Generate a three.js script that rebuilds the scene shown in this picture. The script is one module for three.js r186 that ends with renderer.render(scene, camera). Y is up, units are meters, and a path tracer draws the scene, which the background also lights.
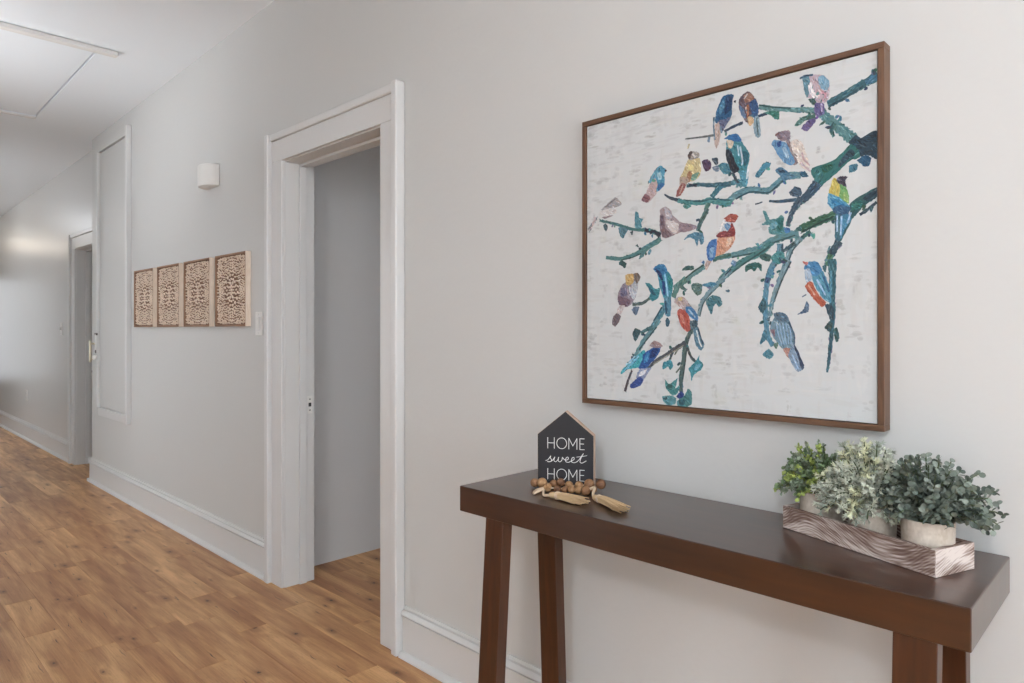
import * as THREE from 'three';
import { RoundedBoxGeometry } from 'three/addons/geometries/RoundedBoxGeometry.js';
import { mergeGeometries } from 'three/addons/utils/BufferGeometryUtils.js';
import { RectAreaLightUniformsLib } from 'three/addons/lights/RectAreaLightUniformsLib.js';

// ---------------------------------------------------------------- camera, sky, exposure
const scene = new THREE.Scene();
const camera = new THREE.PerspectiveCamera(53.13, 1024 / 683, 0.05, 100);
const TURN = THREE.MathUtils.degToRad(44.58);                       // the lens looks this far left of the wall's normal
camera.position.set(0, 1.2, 1.52);
camera.lookAt(-Math.sin(TURN), 1.2, 1.52 - Math.cos(TURN));
camera.setViewOffset(1024, 683, 0, 12.5, 1024, 683);                // a little vertical shift keeps the uprights upright
scene.add(camera);
scene.background = new THREE.Color(0.90, 0.955, 1.02);                // bright overcast sky outside the windows
scene.backgroundIntensity = 11.2;
RectAreaLightUniformsLib.init();
const renderer = new THREE.WebGLRenderer({ antialias: true });
renderer.toneMapping = THREE.LinearToneMapping;
renderer.toneMappingExposure = 0.635;
renderer.shadowMap.enabled = true;
const FOYER_LAMP = 8.5, HALL_LAMP = 0.8, END_LAMP = 0.6, FLOOR_LAMP = 6.6, FOYER_UPLIGHT = 26;

// ---------------------------------------------------------------- helpers
let seed = 7;
const rnd = () => { seed = (seed * 1664525 + 1013904223) >>> 0; return seed / 4294967296; };
const rr = (a, b) => a + (b - a) * rnd();
const used = {};
const numbered = (n) => { const k = used[n] = (used[n] ?? -1) + 1; return k ? n + '_' + String(k).padStart(3, '0') : n; };
const lin = (r, g, b) => new THREE.Color().setRGB(r, g, b);
function mesh(name, geo, mat, parent, at, turn) {
  const m = new THREE.Mesh(geo, mat); m.name = name; m.castShadow = m.receiveShadow = true;
  if (at) m.position.set(...at);
  if (turn) m.rotation.set(...turn);
  if (parent) parent.add(m);
  return m;
}
function thing(name, label, category, at = [0, 0, 0], turn = 0, group) {
  const o = new THREE.Group(); o.name = numbered(name); scene.add(o);
  o.position.set(...at); o.rotation.y = turn;
  o.userData = { label, category };
  if (group) o.userData.group = group;
  return o;
}
function structure(o, label, category) { o.userData = { kind: 'structure', label, category }; if (!o.parent) scene.add(o); return o; }
function sgroup(name, label, category) { const g = new THREE.Group(); g.name = name; return structure(g, label, category); }
// a box given by its corners, with uv in metres (grain along the axis given)
function boxGeo(x0, x1, y0, y1, z0, z1, bevel = 0, grain = 'x') {
  const w = x1 - x0, h = y1 - y0, d = z1 - z0;
  const g = bevel ? new RoundedBoxGeometry(w, h, d, 2, Math.min(bevel, w / 2.1, h / 2.1, d / 2.1)) : new THREE.BoxGeometry(w, h, d);
  g.translate((x0 + x1) / 2, (y0 + y1) / 2, (z0 + z1) / 2);
  return metreUV(g, grain);
}
function metreUV(g, grain = 'x', shift = 0) {
  if (!g.attributes.normal) g.computeVertexNormals();
  const p = g.attributes.position, n = g.attributes.normal, uv = new Float32Array(p.count * 2);
  for (let i = 0; i < p.count; i++) {
    const a = [Math.abs(n.getX(i)), Math.abs(n.getY(i)), Math.abs(n.getZ(i))], q = [p.getX(i), p.getY(i), p.getZ(i)];
    const k = a.indexOf(Math.max(...a)), gi = 'xyz'.indexOf(grain);
    const rest = [0, 1, 2].filter((j) => j !== k);
    const along = rest.includes(gi) ? gi : rest[0], across = rest.find((j) => j !== along);
    uv[2 * i] = q[along] + shift; uv[2 * i + 1] = q[across] + shift * 0.37 + k * 0.31;
  }
  g.setAttribute('uv', new THREE.BufferAttribute(uv, 2));
  return g;
}
function merged(list) { const l = list.map((g) => (g.index ? g.toNonIndexed() : g)); for (const g of l) for (const k of Object.keys(g.attributes)) if (!['position', 'normal', 'uv', 'color'].includes(k)) g.deleteAttribute(k); return mergeGeometries(l); }
// a profile (z, y points) swept straight along x
function mouldGeo(profile, x0, x1) {
  const s = new THREE.Shape(profile.map(([z, y]) => new THREE.Vector2(z, y)));
  const g = new THREE.ExtrudeGeometry(s, { depth: x1 - x0, bevelEnabled: false });
  g.rotateY(-Math.PI / 2); g.translate(x1, 0, 0);       // shape x -> +z, depth -> -x
  return metreUV(g, 'x');
}
// ---- noise
const LAT = new Float32Array(65536); for (let i = 0; i < 65536; i++) LAT[i] = rnd();
const hash = (x, y, s) => LAT[(((x * 73856093) ^ (y * 19349663) ^ (s * 83492791)) >>> 0) & 65535];
function vnoise(x, y, px, py, s) {
  const xi = Math.floor(x), yi = Math.floor(y), fx = x - xi, fy = y - yi;
  const u = fx * fx * (3 - 2 * fx), v = fy * fy * (3 - 2 * fy);
  const m = (a, n) => ((a % n) + n) % n;
  const x0 = m(xi, px), x1 = m(xi + 1, px), y0 = m(yi, py), y1 = m(yi + 1, py);
  const a = hash(x0, y0, s), b = hash(x1, y0, s), c = hash(x0, y1, s), d = hash(x1, y1, s);
  return (a + (b - a) * u) * (1 - v) + (c + (d - c) * u) * v;
}
const fbm = (x, y, px, py, s, o = 4) => { let t = 0, a = 0.5, k = 1; for (let i = 0; i < o; i++) { t += a * vnoise(x * k, y * k, px * k, py * k, s + i); a *= 0.5; k *= 2; } return t / (1 - Math.pow(0.5, o)); };
const s2l = (c) => (c <= 0.04045 ? c / 12.92 : Math.pow((c + 0.055) / 1.055, 2.4));
function dataTex(w, h, f, srgb = true, repeat = 1) {
  const d = new Uint8Array(w * h * 4);
  for (let y = 0; y < h; y++) for (let x = 0; x < w; x++) {
    const c = f(x / w, y / h, x, y), i = 4 * (y * w + x);
    d[i] = Math.max(0, Math.min(255, c[0])); d[i + 1] = Math.max(0, Math.min(255, c[1])); d[i + 2] = Math.max(0, Math.min(255, c[2])); d[i + 3] = 255;
  }
  const t = new THREE.DataTexture(d, w, h, THREE.RGBAFormat);
  t.wrapS = t.wrapT = THREE.RepeatWrapping; t.magFilter = THREE.LinearFilter; t.minFilter = THREE.LinearMipmapLinearFilter; t.generateMipmaps = true;
  if (srgb) t.colorSpace = THREE.SRGBColorSpace;
  t.repeat.set(repeat, repeat); t.needsUpdate = true;
  return t;
}
const mix = (a, b, t) => [a[0] + (b[0] - a[0]) * t, a[1] + (b[1] - a[1]) * t, a[2] + (b[2] - a[2]) * t];
// straight-grained timber, one tile a metre (or 1 / repeat) long
function woodTex(light, dark, s, streak = 1, w = 512, h = 512, repeat = 1) {
  return dataTex(w, h, (u, v) => {
    const warp = fbm(u * 2, v * 6, 2, 6, s, 3) * 0.5;
    const g1 = fbm(u * 3, v * 48 + warp * 6, 3, 48, s + 11, 4), g2 = fbm(u * 12, v * 120, 12, 120, s + 21, 2), g3 = fbm(u * 2, v * 5, 2, 5, s + 31, 3);
    let t = 0.45 * g1 + 0.25 * g2 + 0.3 * g3; t = Math.max(0, Math.min(1, (t - 0.5) * 2.2 * streak + 0.5));
    return mix(light, dark, t);
  }, true, repeat);
}

// ---------------------------------------------------------------- materials
const bumpPaint = dataTex(256, 256, (u, v) => { const n = 255 * fbm(u * 40, v * 40, 40, 40, 3, 3); return [n, n, n]; }, false, 1.6);
const std = (o) => new THREE.MeshStandardMaterial(o);
const M = {
  wall: std({ color: lin(0.58, 0.58, 0.563), roughness: 0.45, bumpMap: bumpPaint, bumpScale: 0.0004 }),
  farWall: std({ color: lin(0.58, 0.58, 0.563), roughness: 0.30 }),
  roomWall: std({ color: lin(0.60, 0.60, 0.60), roughness: 0.6 }),
  ceiling: std({ color: lin(0.82, 0.865, 0.90), roughness: 0.34 }),
  trim: std({ color: lin(0.65, 0.65, 0.64), roughness: 0.33 }),
  white: std({ color: lin(0.74, 0.73, 0.70), roughness: 0.4 }),
  slot: std({ color: lin(0.03, 0.03, 0.03), roughness: 0.6 }),
  brass: std({ color: lin(0.72, 0.66, 0.50), roughness: 0.4, metalness: 0.3 }),
  metal: std({ color: lin(0.55, 0.54, 0.52), roughness: 0.35, metalness: 0.9 }),
  darkMetal: std({ color: lin(0.12, 0.11, 0.10), roughness: 0.4, metalness: 0.8 }),
  glass: new THREE.MeshPhysicalMaterial({ color: 0xffffff, transmission: 1, thickness: 0, roughness: 0.02, ior: 1.5 }),
};

// ---------------------------------------------------------------- the shell
const CEIL = (x) => 2.826 + 0.0205 * x;                            // the old ceiling drops slightly towards the far end
const wallTop = 2.86;
function wallSlab(name, x0, x1, z0, z1, y1, hole, mat, label) {     // a wall along x, with one opening [hx0, hx1, hy1]
  const list = [];
  if (!hole) list.push(boxGeo(x0, x1, 0, y1, z0, z1));
  else {
    if (hole[0] > x0) list.push(boxGeo(x0, hole[0], 0, y1, z0, z1));
    if (hole[1] < x1) list.push(boxGeo(hole[1], x1, 0, y1, z0, z1));
    list.push(boxGeo(hole[0], hole[1], hole[2], y1, z0, z1));
  }
  return structure(mesh(name, merged(list), mat), label, 'wall');
}
// opening of doorway 1: x -2.97 .. -2.19, head 1.98; doorway 2: x -6.97 .. -6.24
wallSlab('wall_right', -6.17, 2.3, -0.14, 0, wallTop, [-2.985, -2.175, 1.995], M.wall, 'long pale grey painted wall behind the console table');
wallSlab('wall_right_far', -12.6, -6.17, -0.22, -0.08, wallTop, [-6.985, -6.225, 1.915], M.farWall, 'glossy grey wall at the far end of the hall');
// hall side opposite, foyer walls, ends
structure(mesh('wall_left_return', boxGeo(-2.54, -2.4, 0, wallTop, 2.09, 4.3), M.roomWall), 'pale grey foyer side wall', 'wall');
function windowWallZ(name, n, x0, x1, z0, z1, wins, label) {         // wall along x with several windows [a, b, y0, y1]
  const list = []; let x = x0;
  for (const [a, b, y0, y1] of wins) { list.push(boxGeo(x, a, 0, wallTop, z0, z1), boxGeo(a, b, 0, y0, z0, z1), boxGeo(a, b, y1, wallTop, z0, z1)); x = b; }
  list.push(boxGeo(x, x1, 0, wallTop, z0, z1));
  structure(mesh(name, merged(list), M.roomWall), label, 'wall');
  wins.forEach(([a, b, y0, y1], i) => {
    const zc = (z0 + z1) / 2, g = sgroup('window_' + (n + i), 'white framed window in the ' + label, 'window');
    mesh('window_frame', merged([boxGeo(a, b, y0, y0 + 0.05, zc - 0.03, zc + 0.03), boxGeo(a, b, y1 - 0.05, y1, zc - 0.03, zc + 0.03), boxGeo(a, a + 0.05, y0 + 0.05, y1 - 0.05, zc - 0.03, zc + 0.03), boxGeo(b - 0.05, b, y0 + 0.05, y1 - 0.05, zc - 0.03, zc + 0.03), boxGeo(a + 0.05, b - 0.05, (y0 + y1) / 2 - 0.02, (y0 + y1) / 2 + 0.02, zc - 0.03, zc + 0.03)]), M.trim, g);
    mesh('pane', boxGeo(a + 0.05, b - 0.05, y0 + 0.05, (y0 + y1) / 2 - 0.02, zc - 0.003, zc + 0.003), M.glass, g);
    mesh('pane', boxGeo(a + 0.05, b - 0.05, (y0 + y1) / 2 + 0.02, y1 - 0.05, zc - 0.003, zc + 0.003), M.glass, g);
  });
}
windowWallZ('wall_foyer', 1, -2.54, 2.3, 4.3, 4.44, [[1.2, 1.7, 0.7, 2.25]], 'foyer wall opposite the painting');
windowWallZ('wall_left', 2, -12.6, -2.4, 1.95, 2.09, [[-9.1, -8.2, 0.3, 1.9], [-5.4, -4.55, 0.12, 2.1]], 'hall wall facing the carved panels');
function windowWallX(name, n, z0, z1, x0, x1, wins, label) {         // wall along z with windows [a, b, y0, y1]
  const list = []; let z = z0; const xc = (x0 + x1) / 2;
  for (const [a, b, y0, y1] of wins) { list.push(boxGeo(x0, x1, 0, wallTop, z, a), boxGeo(x0, x1, 0, y0, a, b), boxGeo(x0, x1, y1, wallTop, a, b)); z = b; }
  list.push(boxGeo(x0, x1, 0, wallTop, z, z1));
  structure(mesh(name, merged(list), M.roomWall), label, 'wall');
  wins.forEach(([a, b, y0, y1], i) => {
    const g = sgroup('window_' + (n + i), 'tall white framed window in the ' + label, 'window'), f = 0.05;
    mesh('window_frame', merged([boxGeo(xc - 0.03, xc + 0.03, y0, y0 + f, a, b), boxGeo(xc - 0.03, xc + 0.03, y1 - f, y1, a, b), boxGeo(xc - 0.03, xc + 0.03, y0 + f, y1 - f, a, a + f), boxGeo(xc - 0.03, xc + 0.03, y0 + f, y1 - f, b - f, b)]), M.trim, g);
    mesh('pane', boxGeo(xc - 0.003, xc + 0.003, y0 + f, y1 - f, a + f, b - f), M.glass, g);
  });
}
windowWallX('wall_entry', 6, -0.14, 4.44, 2.3, 2.44, [[0.3, 1.75, 0.3, 2.35], [2.4, 3.5, 0.3, 2.35]], 'entry end wall of the foyer');
windowWallX('wall_end', 8, -0.22, 2.09, -12.74, -12.6, [[0.2, 0.42, 0.4, 2.0]], 'end wall of the hall');
{ // ceiling slab, following the slight fall
  const X = 8.1, Z = 2.5, [a, b, c, d] = [-1.012, 0.492, -1.663, -0.972];   // the hole for the attic hatch
  const g = merged([boxGeo(-X, a, 0, 0.12, -Z, Z), boxGeo(b, X, 0, 0.12, -Z, Z), boxGeo(a, b, 0, 0.12, -Z, c), boxGeo(a, b, 0, 0.12, d, Z)]);
  const m = mesh('ceiling', g, M.ceiling, null, [-4.8, CEIL(-4.8), 2.1], [0, 0, Math.atan(0.0205)]);
  structure(m, 'pale grey painted ceiling', 'ceiling');
}
// the rooms behind the two doorways
{
  const r = (n, g, l) => structure(mesh(n, g, M.roomWall), l, n.startsWith('ceiling') ? 'ceiling' : 'wall');
  r('wall_room_left', boxGeo(-3.28, -3.14, 0, 2.8, -3.2, -0.14), 'grey side wall seen through the open doorway');
  r('wall_room_right', boxGeo(0.2, 0.34, 0, 2.8, -3.2, -0.14), 'grey wall of the room behind the painting');
  r('ceiling_room', boxGeo(-3.28, 0.34, 2.7, 2.8, -3.34, -0.14), 'ceiling of the room behind the doorway');
  windowWallZ('wall_room_back', 4, -3.28, 0.34, -3.34, -3.2, [[-1.8, -0.8, 0.8, 2.0]], 'back wall of the room behind the doorway');
  r('wall_study_left', boxGeo(-8.94, -8.8, 0, 2.8, -3.2, -0.22), 'side wall of the far room');
  r('wall_study_right', boxGeo(-5.6, -5.46, 0, 2.8, -3.2, -0.14), 'other side wall of the far room');
  r('ceiling_study', boxGeo(-8.94, -5.46, 2.5, 2.6, -3.34, -0.22), 'ceiling of the far room');
  windowWallZ('wall_study_back', 5, -8.94, -5.46, -3.34, -3.2, [[-6.7, -6.1, 0.9, 2.0]], 'back wall of the far room');
}
// ---------------------------------------------------------------- floor of oak planks
const PW = 0.12;
function plankAtlas(s) {                                            // eight boards, 1.2 m by 0.12 m each
  const W = 1024, H = 1024, knots = [], cracks = [], tone = [];
  for (let b = 0; b < 8; b++) {
    tone.push(rr(-0.3, 0.34));
    const nk = 1 + Math.floor(rnd() * 3); const list = [];
    for (let k = 0; k < nk; k++) list.push([rr(0.05, 1.15), rr(0.015, 0.105), rr(0.004, 0.011)]);
    knots.push(list);
    const cl = []; for (let k = 0; k < 3; k++) cl.push([rr(0, 1.1), rr(0.01, 0.11), rr(0.03, 0.11), rr(-0.08, 0.08)]);
    cracks.push(cl);
  }
  const heartY = tone.map(() => rr(0.0, 0.12));
  return dataTex(W, H, (u, v) => {
    const b = Math.min(7, Math.floor(v * 8)), x = u * 1.2, y = (v * 8 - b) * 0.12;
    let ky = y, ring = 0, near = 0, core = 0;
    for (const [kx, kyy, kr] of knots[b]) {
      const dx = (x - kx) / 2.4, dy = y - kyy, d = Math.hypot(dx, dy);
      ring += Math.exp(-d / (kr * 2.2)) * 0.9;
      const e = Math.hypot((x - kx) / 1.5, dy) + (fbm(x * 160, y * 160, 9999, 9999, s + b, 2) - 0.5) * kr * 1.1;
      near = Math.max(near, Math.exp(-Math.pow(d / (kr * 1.7), 2)));
      if (e < kr * 0.62) core = Math.max(core, 1 - e / (kr * 0.62));
    }
    const warp = fbm(x * 2.2 + b * 7, y * 14, 999, 999, s + 3, 3);
    const cathedral = Math.pow(Math.abs(ky - heartY[b]) * 9, 1.3) + 0.55 * x * (b % 2 ? 1 : -1) * 0.55 + warp * 1.5 + ring * 1.3;
    const rings = 0.5 + 0.5 * Math.sin(cathedral * 13);
    const fine = fbm(x * 9, y * 620, 9999, 9999, s + 40 + b, 3), coarse = fbm(x * 2.5, y * 22, 9999, 9999, s + 60 + b, 3);
    const pores = fbm(x * 40, y * 1500, 9999, 9999, s + 80, 2);
    let t = 0.46 + tone[b] * 0.8 + (rings - 0.5) * 0.13 + (fine - 0.5) * 0.5 + (coarse - 0.5) * 1.15;
    let c = mix([236, 195, 146], [158, 109, 71], Math.max(0, Math.min(1, t)));
    if (pores > 0.66) c = mix(c, [110, 72, 44], (pores - 0.66) * 1.6);
    c = mix(c, [112, 72, 44], near * 0.55);
    if (core > 0) c = mix(c, [52, 34, 24], Math.min(0.9, core * 1.4));
    for (const [cx, cy, cl, sl] of cracks[b]) {
      const q = (x - cx) / cl; if (q < 0 || q > 1) continue;
      const yy = cy + sl * (x - cx) + (fbm(x * 40, 1, 9999, 9999, s + 90, 2) - 0.5) * 0.01;
      const wd = 0.0016 * Math.sin(q * Math.PI) * (0.2 + 1.3 * fbm(x * 90, 3, 9999, 9999, s + 93, 2));
      if (Math.abs(y - yy) < wd) c = mix(c, [58, 37, 25], 0.75);
    }
    return c;
  }, true);
}
const atlases = [plankAtlas(100), plankAtlas(300)];
const TINTS = [[1, 1, 1], [0.92, 0.88, 0.84], [1, 0.97, 0.92], [0.82, 0.76, 0.72], [0.96, 0.93, 0.9]];
const plankMats = [];
for (const a of atlases) for (const t of TINTS) plankMats.push(std({ map: a, color: lin(t[0], t[1] * 0.97, t[2] * 0.9), roughness: 0.4 }));
function plankGeo(x0, x1, z0, z1, board, u0, flip) {                 // chamfered board, top at y = 0
  const g = 0.0003, c = 0.0008, y0 = -0.012;
  x0 += g; x1 -= g; z0 += g; z1 -= g;
  const P = [], N = [], U = [];
  const uvAt = (x, z) => { let a = (x - x0) / 1.2 + u0, b = (z - z0) / PW; if (flip) { a = u0 + (x1 - x) / 1.2; b = 1 - b; } return [a, (board + 0.01 + 0.98 * b) / 8]; };
  const quad = (a, b, cc, d) => {
    const n = new THREE.Vector3().subVectors(new THREE.Vector3(...b), new THREE.Vector3(...a)).cross(new THREE.Vector3().subVectors(new THREE.Vector3(...d), new THREE.Vector3(...a))).normalize();
    for (const q of [a, b, cc, a, cc, d]) { P.push(...q); N.push(n.x, n.y, n.z); U.push(...uvAt(q[0], q[2])); }
  };
  const T = [[x0 + c, 0, z1 - c], [x1 - c, 0, z1 - c], [x1 - c, 0, z0 + c], [x0 + c, 0, z0 + c]];
  const E = [[x0, -c, z1], [x1, -c, z1], [x1, -c, z0], [x0, -c, z0]];
  const B = E.map(([x, , z]) => [x, y0, z]);
  quad(T[0], T[1], T[2], T[3]);
  for (let i = 0; i < 4; i++) { const j = (i + 1) % 4; quad(E[i], E[j], T[j], T[i]); quad(B[i], B[j], E[j], E[i]); }
  const geo = new THREE.BufferGeometry();
  geo.setAttribute('position', new THREE.Float32BufferAttribute(P, 3)); geo.setAttribute('normal', new THREE.Float32BufferAttribute(N, 3)); geo.setAttribute('uv', new THREE.Float32BufferAttribute(U, 2));
  return geo;
}
{
  const floor = structure(mesh('floor', boxGeo(-12.74, 3.14, -0.1, -0.012, -3.34, 4.44), std({ color: lin(0.1, 0.06, 0.035), roughness: 0.8 })), 'oak plank floor running along the hall', 'floor');
  const rest = [], all = [];
  const eyeX = 0, eyeZ = 1.52;
  for (let r = Math.floor(-3.2 / PW); r * PW < 4.3; r++) {
    let x = -12.74 - rnd() * 0.9; const z0 = r * PW, z1 = z0 + PW;
    while (x < 3.1) {
      const L = Math.min(1.2, rr(0.38, 1.15)), x0 = Math.max(x, -12.74), x1 = Math.min(x + L, 3.1);
      if (x1 - x0 > 0.05) {
        const geo = plankGeo(x0, x1, z0, z1, Math.floor(rnd() * 8), rr(0, 1.0 - (x1 - x0) / 1.21), rnd() < 0.5), mat = Math.floor(rnd() * plankMats.length);
        const cx = (x0 + x1) / 2, cz = (z0 + z1) / 2, dx = cx - eyeX, dz = cz - eyeZ;
        const depth = -dx * Math.sin(TURN) - dz * Math.cos(TURN), side = dx * Math.cos(TURN) - dz * Math.sin(TURN);
        const inHall = z1 > -0.1 || (cx > -3.3 && cx < -1.6 && z1 > -1.2) || (cx > -7.4 && cx < -6 && z1 > -0.5);
        const seen = inHall && depth > 0.6 && Math.abs(side / depth) < 0.85 && 1.2 / depth < 0.62 && cz < 1.45;
        all.push({ geo, mat, score: seen ? 1 / depth : 0 });
      }
      x += L;
    }
  }
  all.sort((a, b) => b.score - a.score);
  all.forEach((q, i) => { if (i < 290 && q.score > 0) mesh('plank', q.geo, plankMats[q.mat], floor); else rest.push(q); });
  plankMats.forEach((m, k) => {
    const l = rest.filter((q) => q.mat === k).map((q) => q.geo);
    if (l.length) mesh('planking', mergeGeometries(l), m, floor).userData.kind = 'stuff';
  });
}

// ---------------------------------------------------------------- trim: baseboards, doorways
{
  const cap = [[0, 0.182], [0.007, 0.182], [0.010, 0.176], [0.010, 0.1725], [0.006, 0.1715], [0.006, 0.170], [0.015, 0.168], [0.020, 0.160], [0.0225, 0.155], [0.0225, 0.1535], [0.012, 0.152], [0.012, 0.1490], [0.022, 0.1475], [0.0215, 0.1435], [0.015, 0.142], [0, 0.142]];
  const shoe = [[0, 0], [0.034, 0], [0.034, 0.006], [0.031, 0.013], [0.025, 0.018], [0.018, 0.020], [0, 0.020]];
  const runs = (name, segs, z, label) => {
    const g = sgroup(name, label, 'baseboard');
    for (const [a, b] of segs) {
      mesh('board', boxGeo(a, b, 0.004, 0.146, z, z + 0.0155, 0.001), M.trim, g);
      mesh('cap_moulding', mouldGeo(cap, a, b).translate(0, 0, z), M.trim, g);
      mesh('shoe_moulding', mouldGeo(shoe, a, b).translate(0, 0, z), M.trim, g);
    }
    return g;
  };
  const g = runs('baseboard_right', [[-6.185, -3.112], [-2.048, 2.3]], 0, 'tall white baseboard along the near grey wall');
  // the short return at the wall's end
  mesh('corner_return', merged([boxGeo(-6.1855, -6.17, 0.004, 0.146, -0.08, 0.0155), boxGeo(-6.1915, -6.17, 0.146, 0.182, -0.08, 0.02), boxGeo(-6.2, -6.17, 0, 0.019, -0.08, 0.03)]), M.trim, g);
  runs('baseboard_right_far', [[-12.6, -7.102]], -0.08, 'white baseboard along the far glossy wall');
  const bl = (n, x0, x1, z0, z1, l) => structure(mesh(n, boxGeo(x0, x1, 0, 0.18, z0, z1, 0.003), M.trim), l, 'baseboard');
  bl('baseboard_left', -12.6, -2.4, 1.932, 1.95, 'white baseboard of the opposite hall wall');
  bl('baseboard_foyer', -2.4, 2.3, 4.282, 4.3, 'white baseboard under the foyer windows');
}
function doorway(name, xl, xr, top, zf, zb, label, strikeAt) {        // xl / xr: finished opening; zf wall face, zb back of the jamb
  const g = sgroup(name, label, 'doorway'), cw = 0.138, t = 0.02, bw = 0.034, bt = 0.042;
  const jt = 0.02;
  mesh('jamb', boxGeo(xl - jt, xl, 0, top + jt, zb, zf + 0.004, 0.001, 'y'), M.trim, g);
  mesh('jamb', boxGeo(xr, xr + jt, 0, top + jt, zb, zf + 0.004, 0.001, 'y'), M.trim, g);
  mesh('head_jamb', boxGeo(xl, xr, top, top + jt, zb, zf + 0.004, 0.001), M.trim, g);
  const s0 = zb + 0.045, s1 = zb + 0.08;
  mesh('stop', boxGeo(xl, xl + 0.012, 0, top - 0.012, s0, s1, 0.002, 'y'), M.trim, g);
  mesh('stop', boxGeo(xr - 0.012, xr, 0, top - 0.012, s0, s1, 0.002, 'y'), M.trim, g);
  mesh('stop', boxGeo(xl, xr, top - 0.012, top, s0, s1, 0.002), M.trim, g);
  // flat casing with an inner bead and a proud back band
  const ci = 0.005;
  mesh('casing', boxGeo(xl - cw + bw, xl - ci, 0, top + ci, zf, zf + t, 0.004, 'y'), M.trim, g);
  mesh('casing', boxGeo(xr + ci, xr + cw - bw, 0, top + ci, zf, zf + t, 0.004, 'y'), M.trim, g);
  mesh('head_casing', boxGeo(xl - cw + bw, xr + cw - bw, top + ci, top + cw - bw, zf, zf + t, 0.003), M.trim, g);
  mesh('back_band', boxGeo(xl - cw, xl - cw + bw, 0, top + cw, zf, zf + bt, 0.007, 'y'), M.trim, g);
  mesh('back_band', boxGeo(xr + cw - bw, xr + cw, 0, top + cw, zf, zf + bt, 0.007, 'y'), M.trim, g);
  mesh('head_back_band', boxGeo(xl - cw + bw, xr + cw - bw, top + cw - bw, top + cw, zf, zf + bt - 0.012, 0.007), M.trim, g);
  if (strikeAt) {
    const z = zb + 0.024, p = mesh('strike_plate', boxGeo(xl - 0.0005, xl + 0.0018, strikeAt - 0.042, strikeAt + 0.042, z - 0.014, z + 0.014, 0.0008), M.white, g);
    p.userData.label = 'painted metal strike plate on the jamb';
    mesh('latch_hole', boxGeo(xl + 0.0012, xl + 0.0024, strikeAt - 0.009, strikeAt + 0.009, z - 0.007, z + 0.007), M.slot, p);
    for (const s of [-1, 1]) mesh('screw', new THREE.CylinderGeometry(0.0035, 0.0035, 0.0014, 10).rotateZ(Math.PI / 2).translate(xl + 0.0022, strikeAt + s * 0.026, z), M.darkMetal, p);
  }
  return g;
}
doorway('door_1', -2.97, -2.19, 1.976, 0, -0.145, 'white cased open doorway in the middle of the wall', 0.84);
doorway('door_2', -6.97, -6.24, 1.9, -0.08, -0.225, 'white cased doorway at the far end of the hall', 0.82);

// ---------------------------------------------------------------- ceiling lamps (out of the frame)
function globeLamp(x, z, power, r, label, tone = [0.95, 0.98, 1.03]) {
  const g = thing('globe_light', label, 'lamp', [x, CEIL(x), z]), y = -0.09 - r;
  mesh('canopy', new THREE.CylinderGeometry(0.065, 0.07, 0.025, 36).translate(0, -0.014, 0), M.white, g);
  mesh('stem', new THREE.CylinderGeometry(0.012, 0.012, 0.075, 16).translate(0, -0.06, 0), M.metal, g);
  mesh('globe', new THREE.SphereGeometry(r, 36, 24).translate(0, y, 0), std({ color: lin(0.9, 0.88, 0.84), emissive: lin(...tone), emissiveIntensity: power / (Math.PI * r * r) * 0.25, roughness: 0.3 }), g);
  const L = new THREE.PointLight(lin(...tone), power); L.position.set(0, y, 0); L.castShadow = true; L.shadow.radius = r / 0.02; g.add(L);
  return g;
}
globeLamp(0.62, 3.5, FOYER_LAMP, 0.11, 'white glass globe light hanging over the foyer');
globeLamp(-9.4, 0.85, HALL_LAMP, 0.1, 'white glass globe light hanging in the far hall');
globeLamp(-11.7, 0.6, END_LAMP, 0.1, 'warm glass globe light at the very end of the hall', [1, 0.87, 0.72]);
function uplighter(x, z, tilt, power, label) { // stands against the hall's other wall, its head tilted at the ceiling
  const g = thing('floor_lamp', label, 'lamp', [x, 0, z]);
  mesh('base', new THREE.CylinderGeometry(0.13, 0.14, 0.025, 40).translate(0, 0.0125, 0), M.darkMetal, g);
  mesh('pole', new THREE.CylinderGeometry(0.011, 0.011, 1.63, 16).translate(0, 0.84, 0), M.darkMetal, g);
  const head = mesh('shade', new THREE.LatheGeometry([[0.012, 0], [0.06, 0.01], [0.1, 0.05], [0.115, 0.12], [0.111, 0.12], [0.095, 0.055], [0.056, 0.018], [0.012, 0.008]].map((q) => new THREE.Vector2(...q)), 40), M.white, g, [0, 1.65, 0], [tilt, 0, 0]);
  mesh('bulb', new THREE.SphereGeometry(0.03, 20, 14).translate(0, 0.07, 0), std({ color: lin(0.9, 0.9, 0.9), emissive: lin(0.95, 0.98, 1.03), emissiveIntensity: 30, roughness: 0.4 }), head);
  const L = new THREE.SpotLight(lin(0.95, 0.98, 1.03), power, 0, THREE.MathUtils.degToRad(56), 1, 2); L.position.set(0, 1.65 + 0.125 * Math.cos(tilt), 0.125 * Math.sin(tilt)); L.target.position.set(0, 1.65 + 2 * Math.cos(tilt), 2 * Math.sin(tilt)); L.target.name = 'aim'; L.castShadow = true; L.shadow.radius = 5; g.add(L, L.target);
}
uplighter(-4.4, 1.74, -0.7, FLOOR_LAMP, 'slim floor lamp tilted at the ceiling near the attic hatch');
uplighter(-7.6, 1.74, -0.7, FLOOR_LAMP * 0.6, 'slim floor lamp tilted at the ceiling in the far hall');
uplighter(0.9, 2.5, -0.25, FOYER_UPLIGHT, 'slim floor lamp pointed at the ceiling in the foyer');
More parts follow.
